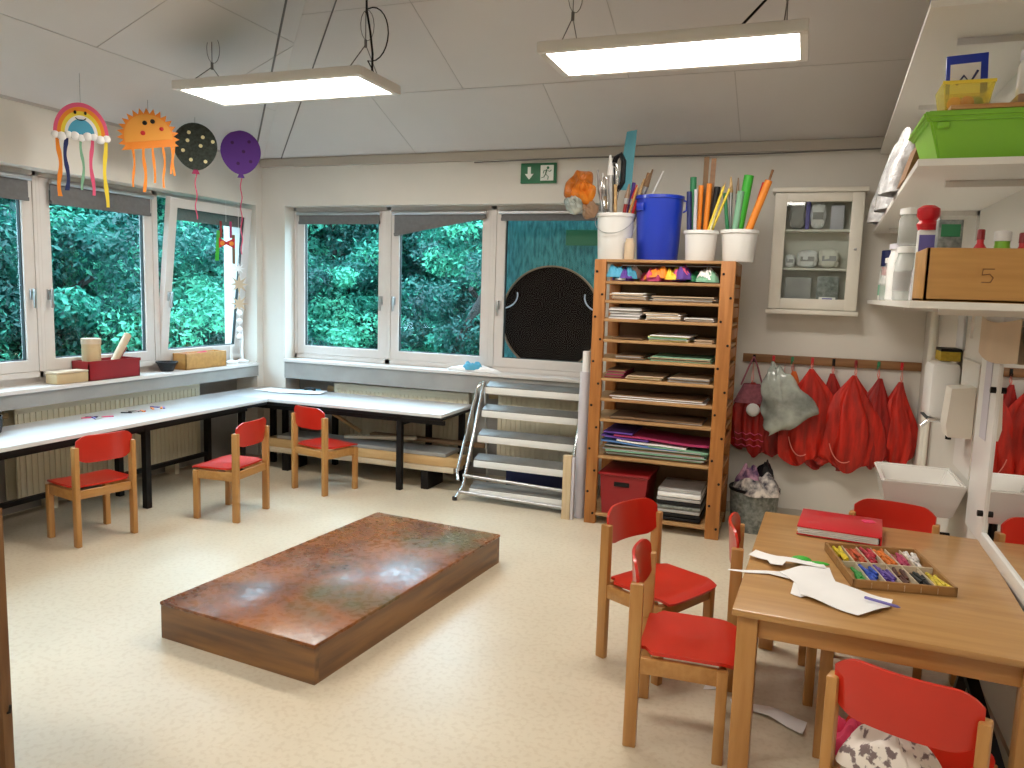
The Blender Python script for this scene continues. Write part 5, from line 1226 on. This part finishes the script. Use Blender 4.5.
# ---------------------------------------------------------------- outside
struct('ground', MB().b2((-30, -8, -.62), (12, 34, -.6)), 'soil')
def hillgrid(fn): 
    b = MB(); b.grid(fn, 40, 14); return b
b = hillgrid(lambda u, v: (-17-.0*v+(-3*v)+.8*math.sin(u*20), -40+76*u, -.6+9*v+.5*math.sin(u*31+v*5))); struct('hill', b, 'hill')
b = hillgrid(lambda u, v: (-26+40*u, 17+4*v+.8*math.sin(u*20), -.6+10*v+.5*math.sin(u*31+v*5))); struct('hill_back', b, 'hill')
def crown_mesh(name, seed, rx, ry, rz, nleaf, size, mats_, nblob=26):
    rs = np.random.RandomState(seed)
    # leafy clumps spread over an irregular ellipsoid
    d = rs.normal(size=(nblob, 3)); d /= np.linalg.norm(d, axis=1)[:, None]
    cen = d*np.array([rx, ry, rz])*rs.uniform(.35, .95, (nblob, 1)); rad = rs.uniform(.11, .26, nblob)*min(rx, ry)
    bi = rs.randint(0, nblob, nleaf); e = rs.normal(size=(nleaf, 3)); e /= np.linalg.norm(e, axis=1)[:, None]
    P = cen[bi]+e*rad[bi][:, None]*rs.uniform(.55, 1.08, (nleaf, 1))*np.array([1.15, 1.15, .8])
    nrm = e*.7+rs.normal(size=(nleaf, 3))*.6+np.array([0, 0, .5]); nrm /= np.linalg.norm(nrm, axis=1)[:, None]
    a = np.cross(nrm, rs.normal(size=(nleaf, 3))); a /= np.linalg.norm(a, axis=1)[:, None]; b_ = np.cross(nrm, a)
    s = size*rs.uniform(.6, 1.35, (nleaf, 1))
    v0 = P-a*s; v1 = P+b_*s*.45-a*s*.05; v2 = P+a*s-nrm*s*.25; v3 = P-b_*s*.45-a*s*.05
    V_ = np.stack([v0, v1, v2, v3], 1).reshape(-1, 3)
    me = bpy.data.meshes.new(name); me.from_pydata(V_.tolist(), [], np.arange(nleaf*4).reshape(-1, 4).tolist())
    for m_ in mats_: me.materials.append(M[m_])
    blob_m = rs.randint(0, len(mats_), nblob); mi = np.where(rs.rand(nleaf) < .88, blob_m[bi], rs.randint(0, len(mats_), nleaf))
    me.polygons.foreach_set('material_index', mi.astype(np.int32)); me.update(); return me
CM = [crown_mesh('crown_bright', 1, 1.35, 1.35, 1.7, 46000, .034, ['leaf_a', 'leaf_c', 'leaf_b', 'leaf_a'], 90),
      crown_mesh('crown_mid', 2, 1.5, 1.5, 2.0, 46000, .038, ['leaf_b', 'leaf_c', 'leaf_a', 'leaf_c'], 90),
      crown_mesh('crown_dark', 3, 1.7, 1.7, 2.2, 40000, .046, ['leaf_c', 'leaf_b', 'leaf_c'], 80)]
def trunk(h_, lean, r_=.11):
    b = MB(); b.tube([(0, 0, -.1), (lean*.3, 0, h_*.35), (lean*.7, .05, h_*.7), (lean, 0, h_)], r_, 10)
    for a in (0.5, 2.3, 4.1, 5.5):
        b.tube([(lean*.6, 0, h_*.6), (lean*.8+.5*math.cos(a), .5*math.sin(a), h_*.85), (lean+1.0*math.cos(a), 1.0*math.sin(a), h_*1.05)], r_*.35, 6)
    return b
TREES = [  # first three added out of view to cover bright sky mirrored in back panes
 (-7.6, 1.2, 1.2, 1, 1.1, .2, 'added unseen green bush, covering sky mirrored in the back window panes'),
 (-8.6, -1.6, 1.6, 1, 1.4, .2, 'added unseen tree far left, covering sky mirrored in the back window panes'),
 (-10.8, -5.0, 2.2, 2, 1.7, .2, 'added unseen dark tree far left, covering sky mirrored in the back window panes'),
 # x, y, crown z, variant, scale, lean, label
 (-7.2, 3.6, .9, 0, .95, .1, 'bright green leafy bush outside the leftmost window'),
 (-7.6, 5.1, 1.1, 1, 1.0, .2, 'green bush outside the middle left window behind the tin'),
 (-7.0, 6.9, .7, 0, .95, -.2, 'bright bush outside the tilted left window, low'),
 (-9.2, 4.6, 2.6, 2, 1.15, .5, 'dark tree behind the middle left window bushes'),
 (-8.8, 7.2, 2.5, 1, 1.15, -.4, 'tree filling the top of the tilted left window'),
 (-9.6, 10.0, 2.0, 1, 1.3, .2, 'tree seen between the left windows and the corner'),
 (-11.8, 6.3, 3.0, 2, 1.5, .3, 'distant dark tree beyond the left windows'),
 (-11.0, 2.6, 2.4, 1, 1.5, .3, 'distant tree beyond the leftmost window'),
 (-5.9, 8.9, .5, 0, .95, .2, 'bright bush outside the leftmost back window, low'),
 (-6.4, 10.2, 2.3, 1, 1.1, .4, 'tree behind the bright bush at the leftmost back window'),
 (-4.6, 10.6, 1.9, 2, 1.1, .9, 'dark tree with slanting trunk outside the middle back window'),
 (-3.4, 9.4, 1.1, 1, .9, -.3, 'leafy bush outside the middle back window'),
 (-2.6, 11.4, 2.4, 1, 1.3, .2, 'tree behind the round hatch window'),
 (-8.6, 12.6, 2.8, 2, 1.6, .2, 'distant dark tree beyond the leftmost back window'),
 (-4.9, 13.8, 3.0, 0, 1.6, .2, 'distant tree beyond the middle back window'),
 (-1.0, 13.2, 2.8, 2, 1.6, .2, 'distant dark tree beyond the window beside the shelf')]
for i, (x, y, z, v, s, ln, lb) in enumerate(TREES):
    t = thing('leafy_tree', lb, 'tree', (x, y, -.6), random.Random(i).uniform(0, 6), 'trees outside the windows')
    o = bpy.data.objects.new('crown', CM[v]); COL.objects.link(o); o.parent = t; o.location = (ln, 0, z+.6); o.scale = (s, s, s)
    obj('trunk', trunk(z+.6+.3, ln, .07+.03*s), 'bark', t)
# slanting bare trunk seen through the middle window
b = MB(); b.tube([(0, 0, 0), (.50, .0, 1.3), (.85, .1, 2.0), (1.3, .2, 2.7), (1.6, .3, 4.4)], .06, 10)
solo('slanting_trunk', b, 'bark', 'bare slanting tree trunk outside the middle back window', 'tree trunk', (-4.25, 8.0, -.6))
# board with the round hatch outside the third back window
t = thing('hatch_board', 'teal streaked board with a big round dark brown hatch outside the window beside the shelf', 'board', (-1.90, 5.93, .80))
b = MB(); b.b2((-.46, -.0, -.02), (.62, .02, 1.45)); obj('panel', b, 'tealboard', t)
for x in (-.40, .55): obj('leg', MB().b2((x-.03, .0, -1.4), (x+.03, .04, -.0)), 'hookrail', t)
b = MB(); b.cyl((.0, -.012, .48), (0, .0, .48), .415, n=64); h = obj('hatch', b, 'hatch', t)
b = MB(); n_ = 64
for q0, q1 in ((.43, .40),):
    for k in range(n_):
        a0, a1 = 2*PI*k/n_, 2*PI*(k+1)/n_
        b.beam((.415*math.cos(a0), -.016, .48+.415*math.sin(a0)), (.415*math.cos(a1), -.016, .48+.415*math.sin(a1)), .012, .032, up=(0, 1, 0))
obj('rim', b, 'rim', t)
for s in (-1, 1):
    b = MB(); c0_ = (s*.415, .66)
    b.tube([(c0_[0]-s*.135*math.cos(q), -.03, c0_[1]+.16-.16-.10*math.sin(q)*1.1) for q in np.linspace(-.2, 1.5, 12)], .006, 8); obj('handle', b, 'lilac', t)
b = MB(); b.b2((.10, -.004, 1.06), (.36, .0, 1.18)); obj('sign_reflection', b, 'signgreen', t)  # flat green panel put in for an exit sign reflection in the pane
